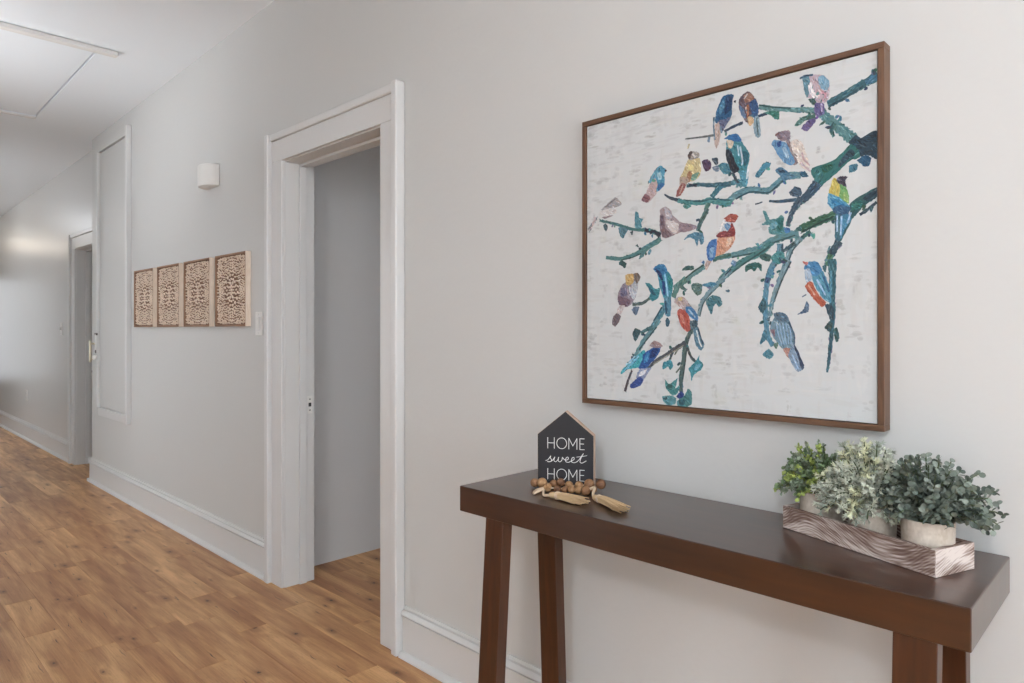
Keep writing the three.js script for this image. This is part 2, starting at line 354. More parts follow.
// ---------------------------------------------------------------- things fixed to wall and ceiling
{ // attic hatch: a long panel let into the ceiling, trim strip across its near end
  const tilt = Math.atan(0.0205), g = thing('attic_hatch', 'white rectangular attic hatch panel set in the ceiling', 'hatch', [-5.06, CEIL(-5.06), 0.7825]);
  g.rotation.z = tilt;
  mesh('panel', boxGeo(-0.744, 0.744, 0.004, 0.03, -0.3375, 0.3375, 0.002), M.ceiling, g);
  mesh('hatch_box', merged([boxGeo(-0.9, 0.9, 0.125, 0.14, -0.42, 0.42)]), M.roomWall, g);
  mesh('trim_strip', boxGeo(0.80, 0.845, -0.026, -0.0005, -0.43, 0.43, 0.005, 'z'), M.white, g);
  mesh('end_strip', boxGeo(-0.775, -0.75, -0.012, -0.0005, -0.345, 0.345, 0.003, 'z'), M.white, g);
}
{ // tall shallow cupboard built into the wall
  const g = thing('wall_cupboard', 'tall narrow white framed cupboard door built into the wall beside the carved panels', 'cupboard', [-5.6, 0.54, 0]);
  const W0 = -0.41, W1 = 0.4, H = 2.07, f = 0.06, l = 0.088, r = 0.04;
  mesh('stile', boxGeo(W0, W0 + l, 0, H, 0, 0.018, 0.004, 'y'), M.wall, g);
  mesh('bead', boxGeo(W0 + l - 0.018, W0 + l, f, H - f, 0.016, 0.03, 0.004, 'y'), M.trim, g);
  mesh('stile', boxGeo(W1 - r, W1, 0, H, 0, 0.032, 0.004, 'y'), M.trim, g);
  mesh('rail', boxGeo(W0 + l, W1 - r, 0, f, 0, 0.022, 0.004), M.trim, g);
  mesh('rail', boxGeo(W0 + l, W1 - r, H - f, H, 0, 0.022, 0.004), M.wall, g);
  mesh('door_panel', boxGeo(W0 + l + 0.004, W1 - r - 0.004, f + 0.004, H - f - 0.009, 0, 0.009, 0.003, 'y'), M.wall, g);
  const x = W0 + l, hook = mesh('latch', boxGeo(x - 0.03, x + 0.02, 0.612, 0.63, 0.028, 0.04, 0.004), M.darkMetal, g);
  mesh('latch_arm', boxGeo(x - 0.008, x + 0.008, 0.5, 0.62, 0.03, 0.042, 0.004), M.white, hook);
  mesh('knob', new THREE.SphereGeometry(0.021, 16, 12).scale(1, 1.1, 0.8).translate(x - 0.004, 0.445, 0.044), M.white, g);
  mesh('keyhole', new THREE.CylinderGeometry(0.012, 0.012, 0.006, 12).rotateX(Math.PI / 2).translate(x - 0.025, 0.487, 0.0315), M.darkMetal, g);
}
{ // pull handle by the end of the wall
  const g = thing('pull_handle', 'small pale brass pull handle at the wall corner before the far doorway', 'handle', [-6.105, 0.935, 0]);
  mesh('grip', new THREE.CapsuleGeometry(0.008, 0.155, 6, 12).translate(0, 0.09, 0.03), M.brass, g);
  for (const y of [0.03, 0.15]) mesh('post', new THREE.CylinderGeometry(0.006, 0.008, 0.034, 10).rotateX(Math.PI / 2).translate(0, y, 0.017), M.brass, g);
}
{ // half-round sensor housing
  const g = thing('motion_sensor', 'small white half-round sensor box high on the wall above the carved panels', 'sensor', [-3.80, 1.972, 0]);
  const s = new THREE.Shape(); s.moveTo(-0.078, 0.006); s.lineTo(0.078, 0.006); s.lineTo(0.078, 0.02); s.bezierCurveTo(0.074, 0.085, -0.074, 0.085, -0.078, 0.02); s.closePath();
  const hg = new THREE.ExtrudeGeometry(s, { depth: 0.106, bevelEnabled: true, bevelSize: 0.005, bevelThickness: 0.005, bevelSegments: 3, curveSegments: 20 });
  hg.rotateX(-Math.PI / 2); hg.scale(1, 1, -1);
  { const ix = hg.index; if (!ix) { const p = hg.attributes.position; for (let i = 0; i < p.count; i += 3) for (let k = 0; k < 3; k++) { const a = p.array[3 * (i + 1) + k]; p.array[3 * (i + 1) + k] = p.array[3 * (i + 2) + k]; p.array[3 * (i + 2) + k] = a; } hg.computeVertexNormals(); } }
  mesh('housing', hg.translate(0, 0.008, 0.002), M.white, g);
  mesh('back_plate', boxGeo(-0.081, 0.081, 0.002, 0.122, 0, 0.006, 0.002), M.white, g);
  mesh('lens', new THREE.SphereGeometry(0.03, 18, 10, 0, Math.PI * 2, Math.PI / 2, Math.PI / 2).scale(1.2, 0.3, 0.7).translate(0, 0.006, 0.04), M.white, g);
}
function switchPlate(name, label, category, at, kind) {
  const g = thing(name, label, category, at);
  mesh('plate', new RoundedBoxGeometry(0.072, 0.116, 0.007, 3, 0.003).translate(0, 0, 0.0035), M.white, g);
  if (kind === 'rocker') { mesh('surround', new RoundedBoxGeometry(0.036, 0.068, 0.003, 2, 0.001).translate(0, 0, 0.008), M.trim, g); mesh('rocker', new RoundedBoxGeometry(0.031, 0.062, 0.006, 3, 0.002).rotateX(0.08).translate(0, 0, 0.0095), M.white, g); }
  else if (kind === 'toggle') { mesh('toggle', new RoundedBoxGeometry(0.01, 0.022, 0.014, 2, 0.002).rotateX(-0.4).translate(0, 0.003, 0.012), M.white, g); }
  else for (const y of [-0.022, 0.022]) {
    const r = mesh('socket', new THREE.CylinderGeometry(0.0165, 0.0165, 0.003, 24).rotateX(Math.PI / 2).translate(0, y, 0.008), M.trim, g);
    for (const x of [-0.006, 0.006]) mesh('slot', boxGeo(x - 0.001, x + 0.001, y - 0.002, y + 0.006, 0.0093, 0.0099), M.slot, r);
  }
  for (const y of [-0.046, 0.046]) mesh('screw', new THREE.CylinderGeometry(0.0028, 0.0028, 0.001, 10).rotateX(Math.PI / 2).translate(0, y, 0.0074), M.metal, g);
  return g;
}
switchPlate('light_switch', 'white rocker light switch between the carved panels and the doorway', 'switch', [-3.236, 1.226, 0], 'rocker');
switchPlate('light_switch', 'white light switch on the far wall beside the far doorway', 'switch', [-7.5, 1.2, -0.08], 'toggle');
switchPlate('power_outlet', 'white power outlet low on the far wall', 'outlet', [-9.03, 0.475, -0.08], 'outlet');

// four carved square wall panels
{
  const back = std({ map: woodTex([146, 112, 88], [104, 76, 58], 401, 1, 256, 256, 2), roughness: 0.75 });
  const rim = std({ map: woodTex([170, 138, 112], [128, 96, 74], 411, 1, 256, 256, 2), roughness: 0.7 });
  const pale = std({ map: woodTex([240, 226, 210], [216, 196, 176], 421, 1.2, 256, 256, 3), roughness: 0.75 });
  const S = 0.189, depth = 0.026;
  const petal = new THREE.SphereGeometry(1, 8, 5, 0, Math.PI * 2, 0, Math.PI / 2).rotateX(Math.PI / 2);
  const carve = [], put = (x, y, a, l, w, h) => carve.push(petal.clone().scale(l, w, h).rotateZ(a).translate(x, y, 0.014));
  const inner = S - 0.0105;
  const ring = (n, r, o, l, w, h, lean = 0) => { for (let k = 0; k < n; k++) { const a = o + (k * 2 * Math.PI) / n; put(r * Math.cos(a), r * Math.sin(a), a + lean, l, w, h); } };
  put(0, 0, 0, 0.008, 0.008, 0.01); ring(8, 0.021, 0, 0.009, 0.004, 0.009); ring(8, 0.04, 0.39, 0.010, 0.005, 0.009); ring(16, 0.058, 0, 0.008, 0.0036, 0.008, 0.7); ring(16, 0.08, 0.2, 0.010, 0.0042, 0.009, -0.8);
  const spots = [];
  let tries = 0;
  while (tries++ < 9000 && spots.length < 190) {
    const x = rr(0.003, inner - 0.006), y = rr(0.003, inner - 0.006); if (Math.hypot(x, y) < 0.096) continue;
    if (spots.some(([a, b]) => Math.hypot(a - x, b - y) < 0.0112)) continue;
    spots.push([x, y]);
    const ang = Math.atan2(y, x) + 1.2 * Math.sin(34 * x + 21 * y) + (rnd() - 0.5);
    const l = rr(0.005, 0.0082), w = rr(0.0026, 0.0036), h = rr(0.006, 0.0085);
    for (const [sx, sy] of [[1, 1], [-1, 1], [1, -1], [-1, -1]]) put(sx * x, sy * y, sx * sy * ang + rr(-0.5, 0.5), l, w, h * rr(0.8, 1.1));
  }
  const carving = metreUV(merged(carve), 'y');
  const labels = ['nearest the white door casing', 'third from the tall cupboard', 'second from the tall cupboard', 'nearest the tall cupboard'];
  const proto = thing('carved_panel', 'square whitewashed carved wood wall panel, ' + labels[0], 'wall art', [-3.527, 1.402, 0], 0, 'row of four carved wall panels');
  const bd = mesh('backing', boxGeo(-S + 0.005, S - 0.005, -S + 0.005, S - 0.005, 0.003, 0.014), back, proto);
  for (const [a, b, c, d] of [[-S, S, S - 0.0105, S], [-S, S, -S, -S + 0.0105]]) mesh('frame_rail', boxGeo(a, b, c, d, 0, depth, 0.002), rim, proto);
  for (const [a, b, c, d] of [[-S, -S + 0.0105, -S + 0.0105, S - 0.0105], [S - 0.0105, S - 0.002, -S + 0.0105, S - 0.0105]]) mesh('frame_stile', boxGeo(a, b, c, d, 0, depth, 0.002, 'y'), rim, proto);
  mesh('edge_band', boxGeo(S - 0.002, S + 0.003, -S + 0.001, S - 0.001, 0, depth + 0.001, 0.001, 'y'), pale, proto);
  mesh('carving', carving, pale, proto);
  [-3.977, -4.425, -4.873].forEach((x, i) => {
    const c = proto.clone(); c.name = numbered('carved_panel'); c.position.x = x; scene.add(c);
    c.userData = { label: 'square whitewashed carved wood wall panel, ' + labels[i + 1], category: 'wall art', group: 'row of four carved wall panels' };
  });
}
// ---------------------------------------------------------------- bird painting
// each entry: colour, first and last width (0: a filled patch), then x, y in millimetres on the picture
const STROKES = [
['#27454f',0,0,690,176,707,170,718,183,749,174,749,230,736,223,727,220,714,219,698,195],
['#5f9484',22.4,16.8,701,181,678,156,657,133,640,115],
['#3a6a5a',8.3,6.2,668,143,661,156,666,170],
['#2f6674',16.7,17.9,653,100,675,93,701,83,723,74,750,65],
['#3f7ca0',10.1,15.9,727,74,736,71,749,67],
['#234a58',4.2,4,657,104,692,93,723,79],
['#6b9884',10.1,10.7,504,71,536,82,598,100],
['#6b9884',10.7,12.6,596,98,621,105,645,114],
['#2f5a50',3.6,3.5,504,67,536,79,575,90],
['#4f7a60',8.6,10.6,596,120,611,119,628,119],
['#6a5a90',0,0,598,139,611,147,628,131,626,123,613,124],
['#5f8a70',0,0,584,131,590,121,600,116,605,124,595,132],
['#2f7a68',0,0,698,192,668,218,623,228,619,240,626,256,611,273,608,286,623,288,645,266,675,244,696,226,716,222,714,207],
['#1f6a4c',0,0,640,228,661,224,664,235,647,244],
['#284c5c',0,0,678,222,698,202,707,213,692,225,675,237],
['#3f8474',0,0,626,233,642,238,640,258,623,275,618,265,628,254],
['#1f5a80',0,0,711,227,727,219,738,228,734,242,724,242,717,234],
['#4f8a90',0,0,696,235,712,235,710,247,696,250],
['#3f5a66',21.1,15.1,633,261,618,279,603,292,591,298],
['#3a566a',17.2,8.7,598,288,585,307,577,321,569,347],
['#2a6258',0,0,749,287,749,306,724,322,710,337,701,348,681,387,675,392,668,386,696,336,698,312],
['#234048',0,0,749,288,749,304,732,314,723,306],
['#2f8066',0,0,701,315,718,310,723,320,703,329],
['#34505e',16.5,14.6,677,389,668,401,659,417],
['#4f7f54',12.5,14.6,660,415,656,426,653,439],
['#2f4a50',6.1,6,716,339,734,328,748,317],
['#3f6a68',0,0,734,326,742,326,737,337],
['#3f7048',18.6,17.2,671,333,640,341,616,349,596,356],
['#244a3c',4.2,4.3,666,337,633,348,601,362],
['#2f6a5a',8.5,8.6,618,363,606,370,595,380],
['#5f8a80',0,0,651,409,657,397,659,400,654,410],
['#2f6a78',16.6,12.5,662,425,663,460,662,500,663,548],
['#2a5f70',10.4,4.2,663,548,660,592,656,633,652,662],
['#5fa0a4',4.2,4.2,660,449,660,500],
['#3f5a50',0,0,647,568,656,555,663,561,658,577],
['#3a6a60',0,0,665,574,672,568,677,588,670,599],
['#3a6a6a',0,0,642,440,651,435,649,452],
['#82a094',12.9,11,598,374,577,395,565,427,550,465],
['#3f5a58',3.4,3.5,598,380,580,400,569,429,556,465],
['#3f5f5c',7.7,8.6,557,401,570,394,585,385],
['#6a988a',19.4,11.7,593,365,559,368,533,376,504,391,476,394,439,400,408,403],
['#3a6058',3.9,4.2,585,368,533,381,504,397,439,405],
['#4f8a78',15.5,11.7,533,378,506,400,468,415,439,432,419,447,408,458],
['#2f5a50',4,4.2,528,388,468,422,422,452],
['#6a9698',13.2,11.1,552,383,550,403,533,433,524,464],
['#34565c',4.4,4.4,557,386,556,406,541,433],
['#5f9a8a',0,0,513,307,521,309,528,326,544,327,554,320,561,327,559,345,565,350,565,363,531,360,525,346,531,340,509,337,519,330],
['#2f7a68',0,0,544,330,559,327,558,350,549,359,544,348],
['#7fb8b0',0,0,528,339,544,333,546,343,533,350],
['#3f80c0',0,0,561,350,572,350,575,359,565,362],
['#3f6a5a',0,0,504,407,517,402,532,408,529,420,512,417],
['#2f6a58',0,0,473,426,493,420,509,425,510,441,501,433,493,441,484,435,472,441],
['#5f88b0',0,0,437,419,441,411,451,417,445,427],
['#4f9a88',0,0,531,414,544,400,561,404,561,422,546,429],
['#2f5a60',0,0,549,413,561,417,557,427],
['#3f6a58',0,0,585,355,598,349,598,361],
['#3a4a58',3.4,2.7,495,289,504,288,512,286],
['#3f6068',4.4,8.6,527,286,549,290,588,291],
['#3f5f78',0,0,572,273,585,262,598,269,598,284,580,283],
['#88a49c',11.9,8.9,573,421,552,462,536,504,528,543],
['#3f5450',3.3,3.3,576,425,556,464,540,506],
['#5f98a0',13.3,11,536,430,524,460,518,515,520,550,524,586,536,609],
['#2f5080',11.1,11.1,525,456,522,468],
['#3f6a68',0,0,502,522,514,501,522,519,512,536],
['#4f8a90',0,0,506,605,512,582,518,572,525,589,514,601],
['#5f9a98',0,0,512,629,526,615,538,628,528,638],
['#3f6070',0,0,521,550,530,543,528,554],
['#4f6a88',0,0,590,540,603,528,609,512,614,517,613,534,600,538],
['#5f6a80',2.6,2.6,600,502,609,497],
['#8aa298',11.7,9.6,416,456,386,480,362,507,353,540],
['#4f6a60',3.3,3.4,421,458,393,480,367,508,357,541],
['#3f7a88',0,0,373,504,389,491,410,497,415,511,407,520,399,511,393,519,387,536,377,518],
['#2f7a98',0,0,362,466,386,459,402,465,389,472,377,470],
['#5f7860',0,0,334,469,346,460,362,465,362,484,351,491,340,481],
['#4a6a70',0,0,422,481,434,480,431,486],
['#2f4660',5.8,6.8,420,109,442,103,466,98],
['#2f4660',5.8,6.7,502,92,523,90],
['#3f8a6a',0,0,519,89,528,85,549,92,550,108,541,107,531,96],
['#5a6468',3.4,5.7,318,107,350,110,377,112,394,113],
['#6a8aa8',0,0,377,125,379,114,385,116,382,127],
['#6a9890',15,13.9,598,240,565,237,541,253,523,263,479,254,445,263,427,279],
['#2f5a5c',3.9,4.1,562,243,533,264,520,267,482,260,448,271],
['#4a80a0',0,0,541,220,554,215,575,232,585,241,559,246,552,234],
['#2a5070',0,0,546,219,557,219,565,228,554,228],
['#3f8a70',0,0,407,269,422,268,439,273,436,285,422,286,407,280],
['#4a98a0',11.2,13.3,501,224,509,216,519,205,529,209],
['#3f7f88',0,0,495,227,501,215,510,221,504,230],
['#4f8a88',11.7,11.4,407,236,430,234,453,232,465,244],
['#3f8078',0,0,404,186,422,183,433,196,432,209,416,203],
['#3f6f70',7.3,11.6,321,223,350,223,393,231,437,234],
['#2a3f48',7.3,7.2,327,221,350,225],
['#384a50',3.7,9.8,259,234,275,245,298,254],
['#4f9a88',9.8,16.2,297,254,321,262,359,268,380,265,410,273,437,278],
['#2f6660',3.9,3.7,318,257,362,265,386,263,434,272],
['#3f8080',14,11.8,410,236,399,247,388,259],
['#5f8a70',11.9,9.6,379,271,370,296,359,314],
['#4f9078',0,0,311,269,327,265,334,273,321,279],
['#5a3f60',0,0,362,169,377,167,386,176,386,190,374,196,368,188],
['#3a4f60',0,0,388,168,403,168,404,182,397,184],
['#6a8098',0,0,389,189,404,186,407,199,399,200],
['#4f8f90',0,0,409,185,422,182,437,193,437,212,416,206],
['#4f7060',9.5,9.6,378,285,360,314,351,335],
['#5a8f98',0,0,314,354,324,343,343,337,364,342,368,362,360,369,354,355,350,372,342,354,327,349],
['#4a8070',6.5,9.2,57,277,109,292,161,311,204,318],
['#2a2f40',10.2,10,201,317,225,324,249,334],
['#5a9a98',0,0,172,268,181,271,185,285,197,288,190,298,192,310,172,308],
['#4f6a68',0,0,69,294,76,287,85,297,78,309],
['#5f8a88',0,0,120,302,150,309,141,323,134,333,124,324],
['#2f4a48',0,0,156,318,165,316,163,327],
['#2a2f40',8.9,7.5,216,325,231,325,245,339],
['#4f8a80',10,12.8,249,344,218,357,190,370],
['#5a8f7a',12.5,9.6,249,345,204,367,165,379,128,386,78,379],
['#3a5f54',3.6,3.7,204,372,165,384,128,389],
['#2f5a50',0,0,120,399,128,389,145,399,139,412,132,406],
['#2f5a58',0,0,172,356,179,352,183,360],
['#5a8a80',0,0,183,391,190,375,204,370,197,385],
['#6a9a98',0,0,210,380,215,368,222,370,217,382],
['#6a9480',11.9,9.9,370,421,343,436,315,455,285,469],
['#2f5040',3.8,3.9,367,418,340,432,311,452],
['#3f6a58',0,0,308,427,321,417,340,419,340,428],
['#4a7a60',9.4,9.2,391,409,410,402,437,399],
['#82a096',11.6,11.8,437,435,416,454,399,468,386,480],
['#2f4a4c',3.5,3.5,437,432,422,445],
['#5f806c',0,0,334,464,350,459,364,468,353,482,340,479],
['#3a80a0',0,0,362,465,386,460,402,466,380,472],
['#5f8a70',17,12.3,321,449,298,465,284,493],
['#5a7a68',9.8,7.3,298,462,321,477],
['#5f7060',7.8,7.6,163,507,194,505,217,492],
['#5f7a98',0,0,161,522,170,513,185,515,174,536],
['#2f8a98',0,0,202,453,218,456,232,470,246,468,242,491,225,501,215,490,218,476],
['#1f6078',0,0,208,457,225,473,236,488,218,479],
['#4f8a88',14.9,15.2,262,514,238,548,216,577],
['#2f5a60',4.5,4.5,252,516,228,551],
['#6a9a90',15.1,10.4,243,547,222,575,197,602,180,629,165,653],
['#3a5a54',3.8,3.9,236,566,201,605,183,626],
['#4f7a70',7.7,10.1,189,582,208,572,225,569],
['#3f5f58',0,0,163,584,172,569,189,576,181,592,172,603],
['#3f6f78',0,0,262,550,267,542,275,551,270,565,264,563],
['#5a7060',12.1,11,335,572,319,605,313,648,306,694,306,726],
['#33443c',3.1,3.2,329,590,323,611,318,648,311,694],
['#4a5058',12.2,7.6,318,605,290,620,270,632,233,653,209,674],
['#8a8a78',2.9,3,313,611,270,636,226,661],
['#3f4a50',7.3,5.8,323,616,332,636,345,650],
['#3f4a50',5.9,5,282,629,275,648],
['#5f6a60',4.9,4.9,310,659,292,679],
['#6f7a70',4.9,3.9,297,621,288,635],
['#3f9a98',0,0,255,656,265,651,277,647,284,663,275,673,269,665,254,672],
['#2f8fa0',0,0,327,667,345,650,357,633,355,644,366,655,360,669,342,681,334,698,332,679],
['#6fb8c0',0,0,345,658,360,655,354,666,342,672],
['#4a9a88',0,0,260,696,269,706,277,707,297,692,290,718,303,709,297,728,284,736,265,721],
['#2f6a5a',0,0,262,717,280,704,280,722],
['#1f3f90',0,0,293,738,305,724,315,731,306,743],
['#5a9a90',0,0,253,741,274,736,292,741,290,756,270,761,257,753],
['#4f9080',0,0,295,749,316,734,324,717,335,724,335,753,316,762,297,762],
['#2f6a68',0,0,300,746,316,745,313,757,302,758],
['#2a5a58',0,0,255,745,267,740,264,749],
['#1f6090',0,0,396,79,402,52,416,28,434,25,444,31,440,42,439,58,439,75,427,92,419,103,407,106,402,88],
['#17406e',0,0,425,30,440,32,438,60,422,70,419,48],
['#3f80a8',0,0,406,53,418,34,422,49,410,68],
['#62688a',0,0,403,83,422,81,437,79,425,96,413,110],
['#c4aca2',0,0,394,92,407,86,411,112,407,133,399,146,394,125],
['#5f7f98',4.7,3.5,394,70,393,92,396,125],
['#6f90a8',4.7,3.5,410,95,413,112],
['#2a3040',0,0,443,44,449,44,448,50],
['#64505c',0,0,457,42,468,33,479,30,491,42,501,63,503,84,495,94,487,89,479,104,468,90,457,66],
['#2f5a90',0,0,482,58,495,52,503,71,500,92,490,92],
['#5478a4',0,0,457,55,468,68,474,91,462,80],
['#9a6c5a',0,0,468,36,483,34,493,50,472,54],
['#d8c4b8',4.5,3.4,473,64,479,87],
['#a06040',5.7,4.5,477,60,479,97],
['#d8b080',0,0,477,89,487,89,493,101,484,110,479,104],
['#9ab0a8',0,0,493,92,504,94,508,135,501,140,495,133,491,116],
['#4f6a68',2.9,2.9,498,94,502,134],
['#d8d0c8',3.4,3.4,469,45,477,35],
['#c8aeb8',0,0,603,36,611,27,623,29,645,37,656,52,657,75,652,93,640,97,623,82,611,76,605,60],
['#5f90a0',0,0,601,32,615,29,616,60,611,76,605,62],
['#7fb0cc',0,0,633,39,645,37,656,52,654,69,640,64],
['#f4f0f2',6.4,4.2,618,45,621,63,633,81],
['#f0e8ec',4.3,4.2,615,49,617,65,626,80],
['#d898a8',6.3,4.2,640,71,650,78,642,91],
['#4a6a58',0,0,613,80,626,82,630,93,623,94],
['#6a5f98',0,0,627,92,645,96,646,119,628,118],
['#b8a8d0',4.2,4.2,640,95,642,113],
['#3f5f68',4.3,4.2,595,31,606,28,623,30],
['#3a8a98',0,0,425,140,430,130,456,135,473,157,482,175,478,206,477,238,465,245,456,213,442,203,427,179],
['#2a70b0',0,0,419,127,433,120,453,122,463,140,445,138,430,129],
['#222a3a',0,0,424,153,436,157,448,187,457,205,442,211,427,181],
['#d8c8b0',0,0,427,132,443,136,439,152,430,149],
['#2f8a88',0,0,453,162,462,155,465,196,456,202,448,182],
['#1f6a70',0,0,465,164,480,172,477,195,468,196],
['#b8d0e0',4.6,3.4,459,152,465,185,463,196],
['#b8d8e8',3.4,3.4,453,148,456,173],
['#4a98b0',0,0,458,211,478,211,477,241,468,246],
['#e0ecf0',3.4,3.4,479,198,475,229],
['#3a4a58',6.9,4.6,441,208,448,225,456,235],
['#8a7a88',0,0,541,141,554,136,573,139,574,158,554,157],
['#8a7a80',0,0,565,159,575,162,585,191,594,210,580,214],
['#5f98c8',0,0,533,160,541,152,565,164,575,184,585,208,575,215,559,204,546,184],
['#1f4a90',0,0,545,160,554,157,554,167,548,170],
['#98c0dc',0,0,557,175,565,174,572,196,565,197],
['#ddd0c6',0,0,575,166,588,160,600,171,613,208,616,233,600,224,585,198],
['#a89a94',3.3,3.2,575,166,576,184,590,198],
['#c0a0a8',4.3,3.2,600,191,603,205,616,222],
['#c8b0b8',4.3,3.2,596,211,608,225,618,235],
['#2a5f7a',0,0,595,236,605,232,614,245,601,244],
['#8a5a50',3.3,2.6,541,143,550,139],
['#cdbb50',0,0,660,270,655,287,673,299,678,283,675,263,666,256,662,261],
['#8abf58',0,0,677,262,687,267,695,299,694,314,677,300,678,283],
['#b8c858',0,0,685,288,695,302,693,311,685,303],
['#4f9fc8',0,0,655,287,673,296,692,313,697,322,664,321,653,306],
['#2f86b8',0,0,659,299,675,302,687,315,666,317],
['#2f5f88',0,0,662,321,678,314,697,321,692,340,675,339],
['#3a6f80',0,0,668,335,679,338,678,387,668,381],
['#3a88b0',0,0,679,338,697,336,699,348,687,366,679,385],
['#bcd4de',3.7,3.1,672,335,672,369],
['#bcd4de',3.7,3.1,681,337,679,377],
['#bcd4de',4.1,3.1,699,332,692,354],
['#3f3a50',0,0,670,262,677,255,693,258,688,265,690,278,678,271],
['#4fa0c0',0,0,216,194,235,168,248,160,264,174,259,186,259,210,238,225,228,220],
['#2f70b0',0,0,237,208,252,204,259,211,242,223],
['#9fd0e0',0,0,238,180,248,176,252,194,242,195],
['#c8aca8',0,0,217,200,233,189,239,207,231,226,217,237,202,232],
['#c4a8a8',0,0,208,219,218,199,232,210,236,229,213,248,192,240],
['#8f5f68',0,0,191,240,202,225,218,236,208,248],
['#5fa8c0',7.6,7.5,215,199,227,180,242,165],
['#4a3a48',0,0,260,173,267,176,261,179],
['#d0bc84',0,0,321,167,331,155,356,161,360,191,353,207,334,213,304,202,311,186],
['#a09a94',0,0,324,149,334,139,356,148,353,159,331,161],
['#5a4a48',0,0,324,148,332,139,337,143,329,159],
['#d8d8d8',4.8,4.8,337,146,345,157],
['#7fa880',0,0,336,197,355,195,346,210,334,211],
['#a87858',0,0,327,187,336,193,331,212,318,213],
['#e8d888',0,0,327,171,340,176,337,187,324,182],
['#b8a090',0,0,304,197,328,206,315,225,302,216],
['#a05850',0,0,295,229,308,214,320,221,306,242,293,245],
['#d0b0a0',3.4,2.9,311,220,302,239],
['#b8b088',4.9,4.8,324,132,329,121],
['#aaa6a8',0,0,62,249,78,238,109,221,129,240,120,247,94,250],
['#dad6d4',0,0,58,252,109,248,110,264,70,266],
['#988890',0,0,66,269,102,268,75,275],
['#d0b8b8',10.9,8.2,43,266,39,278,19,301],
['#8f8f98',5.5,5.5,31,285,19,298],
['#8a8488',4,4,76,243,109,225],
['#a89498',0,0,246,272,262,265,277,276,282,288,298,303,308,310,345,320,347,328,305,334,285,339,259,344,246,322,248,290],
['#806870',0,0,246,286,258,289,262,318,283,339,255,342,246,316],
['#dcd0cc',0,0,262,300,285,303,301,316,297,331,285,335,269,318],
['#988088',0,0,299,319,308,311,345,321,341,331,305,334],
['#5f4a58',5,5,252,287,252,311],
['#c0b8c0',0,0,259,267,272,275,282,294,265,295],
['#d89878',0,0,408,352,447,356,437,381,416,396,391,399,397,377],
['#e8c0a0',0,0,427,361,442,359,433,377,425,379],
['#c8d0d8',0,0,407,333,422,314,443,324,437,343,419,347],
['#9a3a3a',0,0,438,325,447,341,445,357,408,354,408,345,427,345],
['#b05040',0,0,418,314,436,304,455,311,445,324,427,321],
['#5f90c0',0,0,420,331,427,324,436,332,429,343],
['#8a3a40',0,0,400,350,416,341,437,347,437,356,404,356],
['#3f78c0',0,0,375,377,386,361,401,360,399,395,386,412,377,403],
['#7fb0dc',0,0,383,380,394,378,391,400,382,400],
['#c0a8a0',0,0,376,408,387,411,374,431,370,421],
['#f0f0f0',4.7,4.7,410,341,416,323,422,315],
['#988a98',0,0,120,472,135,451,161,443,176,441,180,462,173,489,154,510,120,503,116,487],
['#b8c0cc',0,0,161,452,180,447,178,471,169,493,158,486],
['#d0a860',0,0,141,430,161,427,169,431,165,452,145,456],
['#7a6a60',0,0,166,428,180,427,188,438,178,454,170,443],
['#7a5f70',0,0,117,484,139,488,158,498,147,513,122,507],
['#6f6a88',0,0,124,466,143,461,147,482,128,485],
['#e0e4ea',5.2,3.9,154,461,158,483],
['#d0c4c4',0,0,120,512,140,510,124,535,112,534],
['#6f6068',0,0,101,540,113,530,127,537,121,552,109,565,99,558],
['#2f8fa8',0,0,238,420,265,424,283,450,281,479,272,502,259,496,245,462],
['#2a78b0',0,0,226,419,242,408,259,410,268,429,252,438,238,430],
['#16306a',0,0,231,418,248,428,255,449,248,446,238,430],
['#1f8a78',0,0,269,437,282,452,280,476,272,467],
['#1f4a90',0,0,252,451,260,454,262,487,255,481],
['#a8e0e8',5,5,260,434,265,460,269,490],
['#4a8aa8',0,0,258,495,278,493,276,538,261,535],
['#1f5070',5,5,262,501,265,533],
['#b8a4a4',0,0,285,501,298,492,315,494,331,512,348,533,318,527,295,511],
['#d0b878',0,0,298,494,308,493,310,500,300,502],
['#c05548',0,0,295,532,302,521,321,529,331,549,334,569,322,578,305,561],
['#d88070',0,0,302,534,311,537,318,560,308,554],
['#3f80b8',0,0,318,517,334,517,350,535,352,552,337,546,321,531],
['#a8c8e0',3.9,3.4,326,523,345,543],
['#3f5f70',0,0,330,552,350,551,350,569,334,573],
['#5f8a90',0,0,340,575,353,566,360,588,369,608,360,623,346,609],
['#d8e4e4',3.8,3.3,348,574,356,602,362,614],
['#2f4a54',3.4,2.9,353,571,365,608],
['#35b0c0',0,0,165,654,183,635,201,625,202,653,187,669,150,677,127,691,131,677],
['#1f58a8',0,0,197,635,222,620,249,614,240,637,222,656,201,674,182,672,194,650],
['#123a80',0,0,222,625,243,619,232,640,215,646],
['#2f86c8',0,0,203,638,215,632,212,650,197,659],
['#a08484',0,0,215,614,229,601,243,604,255,614,236,619],
['#8a9ac0',0,0,186,675,220,670,209,686,195,705,175,697],
['#e0e4ee',0,0,189,680,208,675,197,689,183,693],
['#2f4fa0',0,0,156,717,183,695,197,701,187,717,161,726],
['#7fd0d8',7.7,5.2,183,641,154,667,136,680],
['#b0e0e0',5.2,5.2,172,642,143,666],
['#4a3f48',5.2,7.8,162,679,149,707,140,735],
['#4f9ab8',0,0,620,454,642,448,657,482,660,516,645,508,627,480],
['#3f88c0',0,0,604,442,613,428,631,428,642,448,627,459],
['#d06a60',0,0,600,426,613,429,609,435],
['#a8c0d8',0,0,605,446,616,442,621,465,609,473],
['#c05a40',0,0,606,480,620,469,635,499,650,515,642,525,624,507],
['#c8e0e8',4.2,3.1,631,466,649,500],
['#2f6a90',4.2,4.2,644,459,656,493],
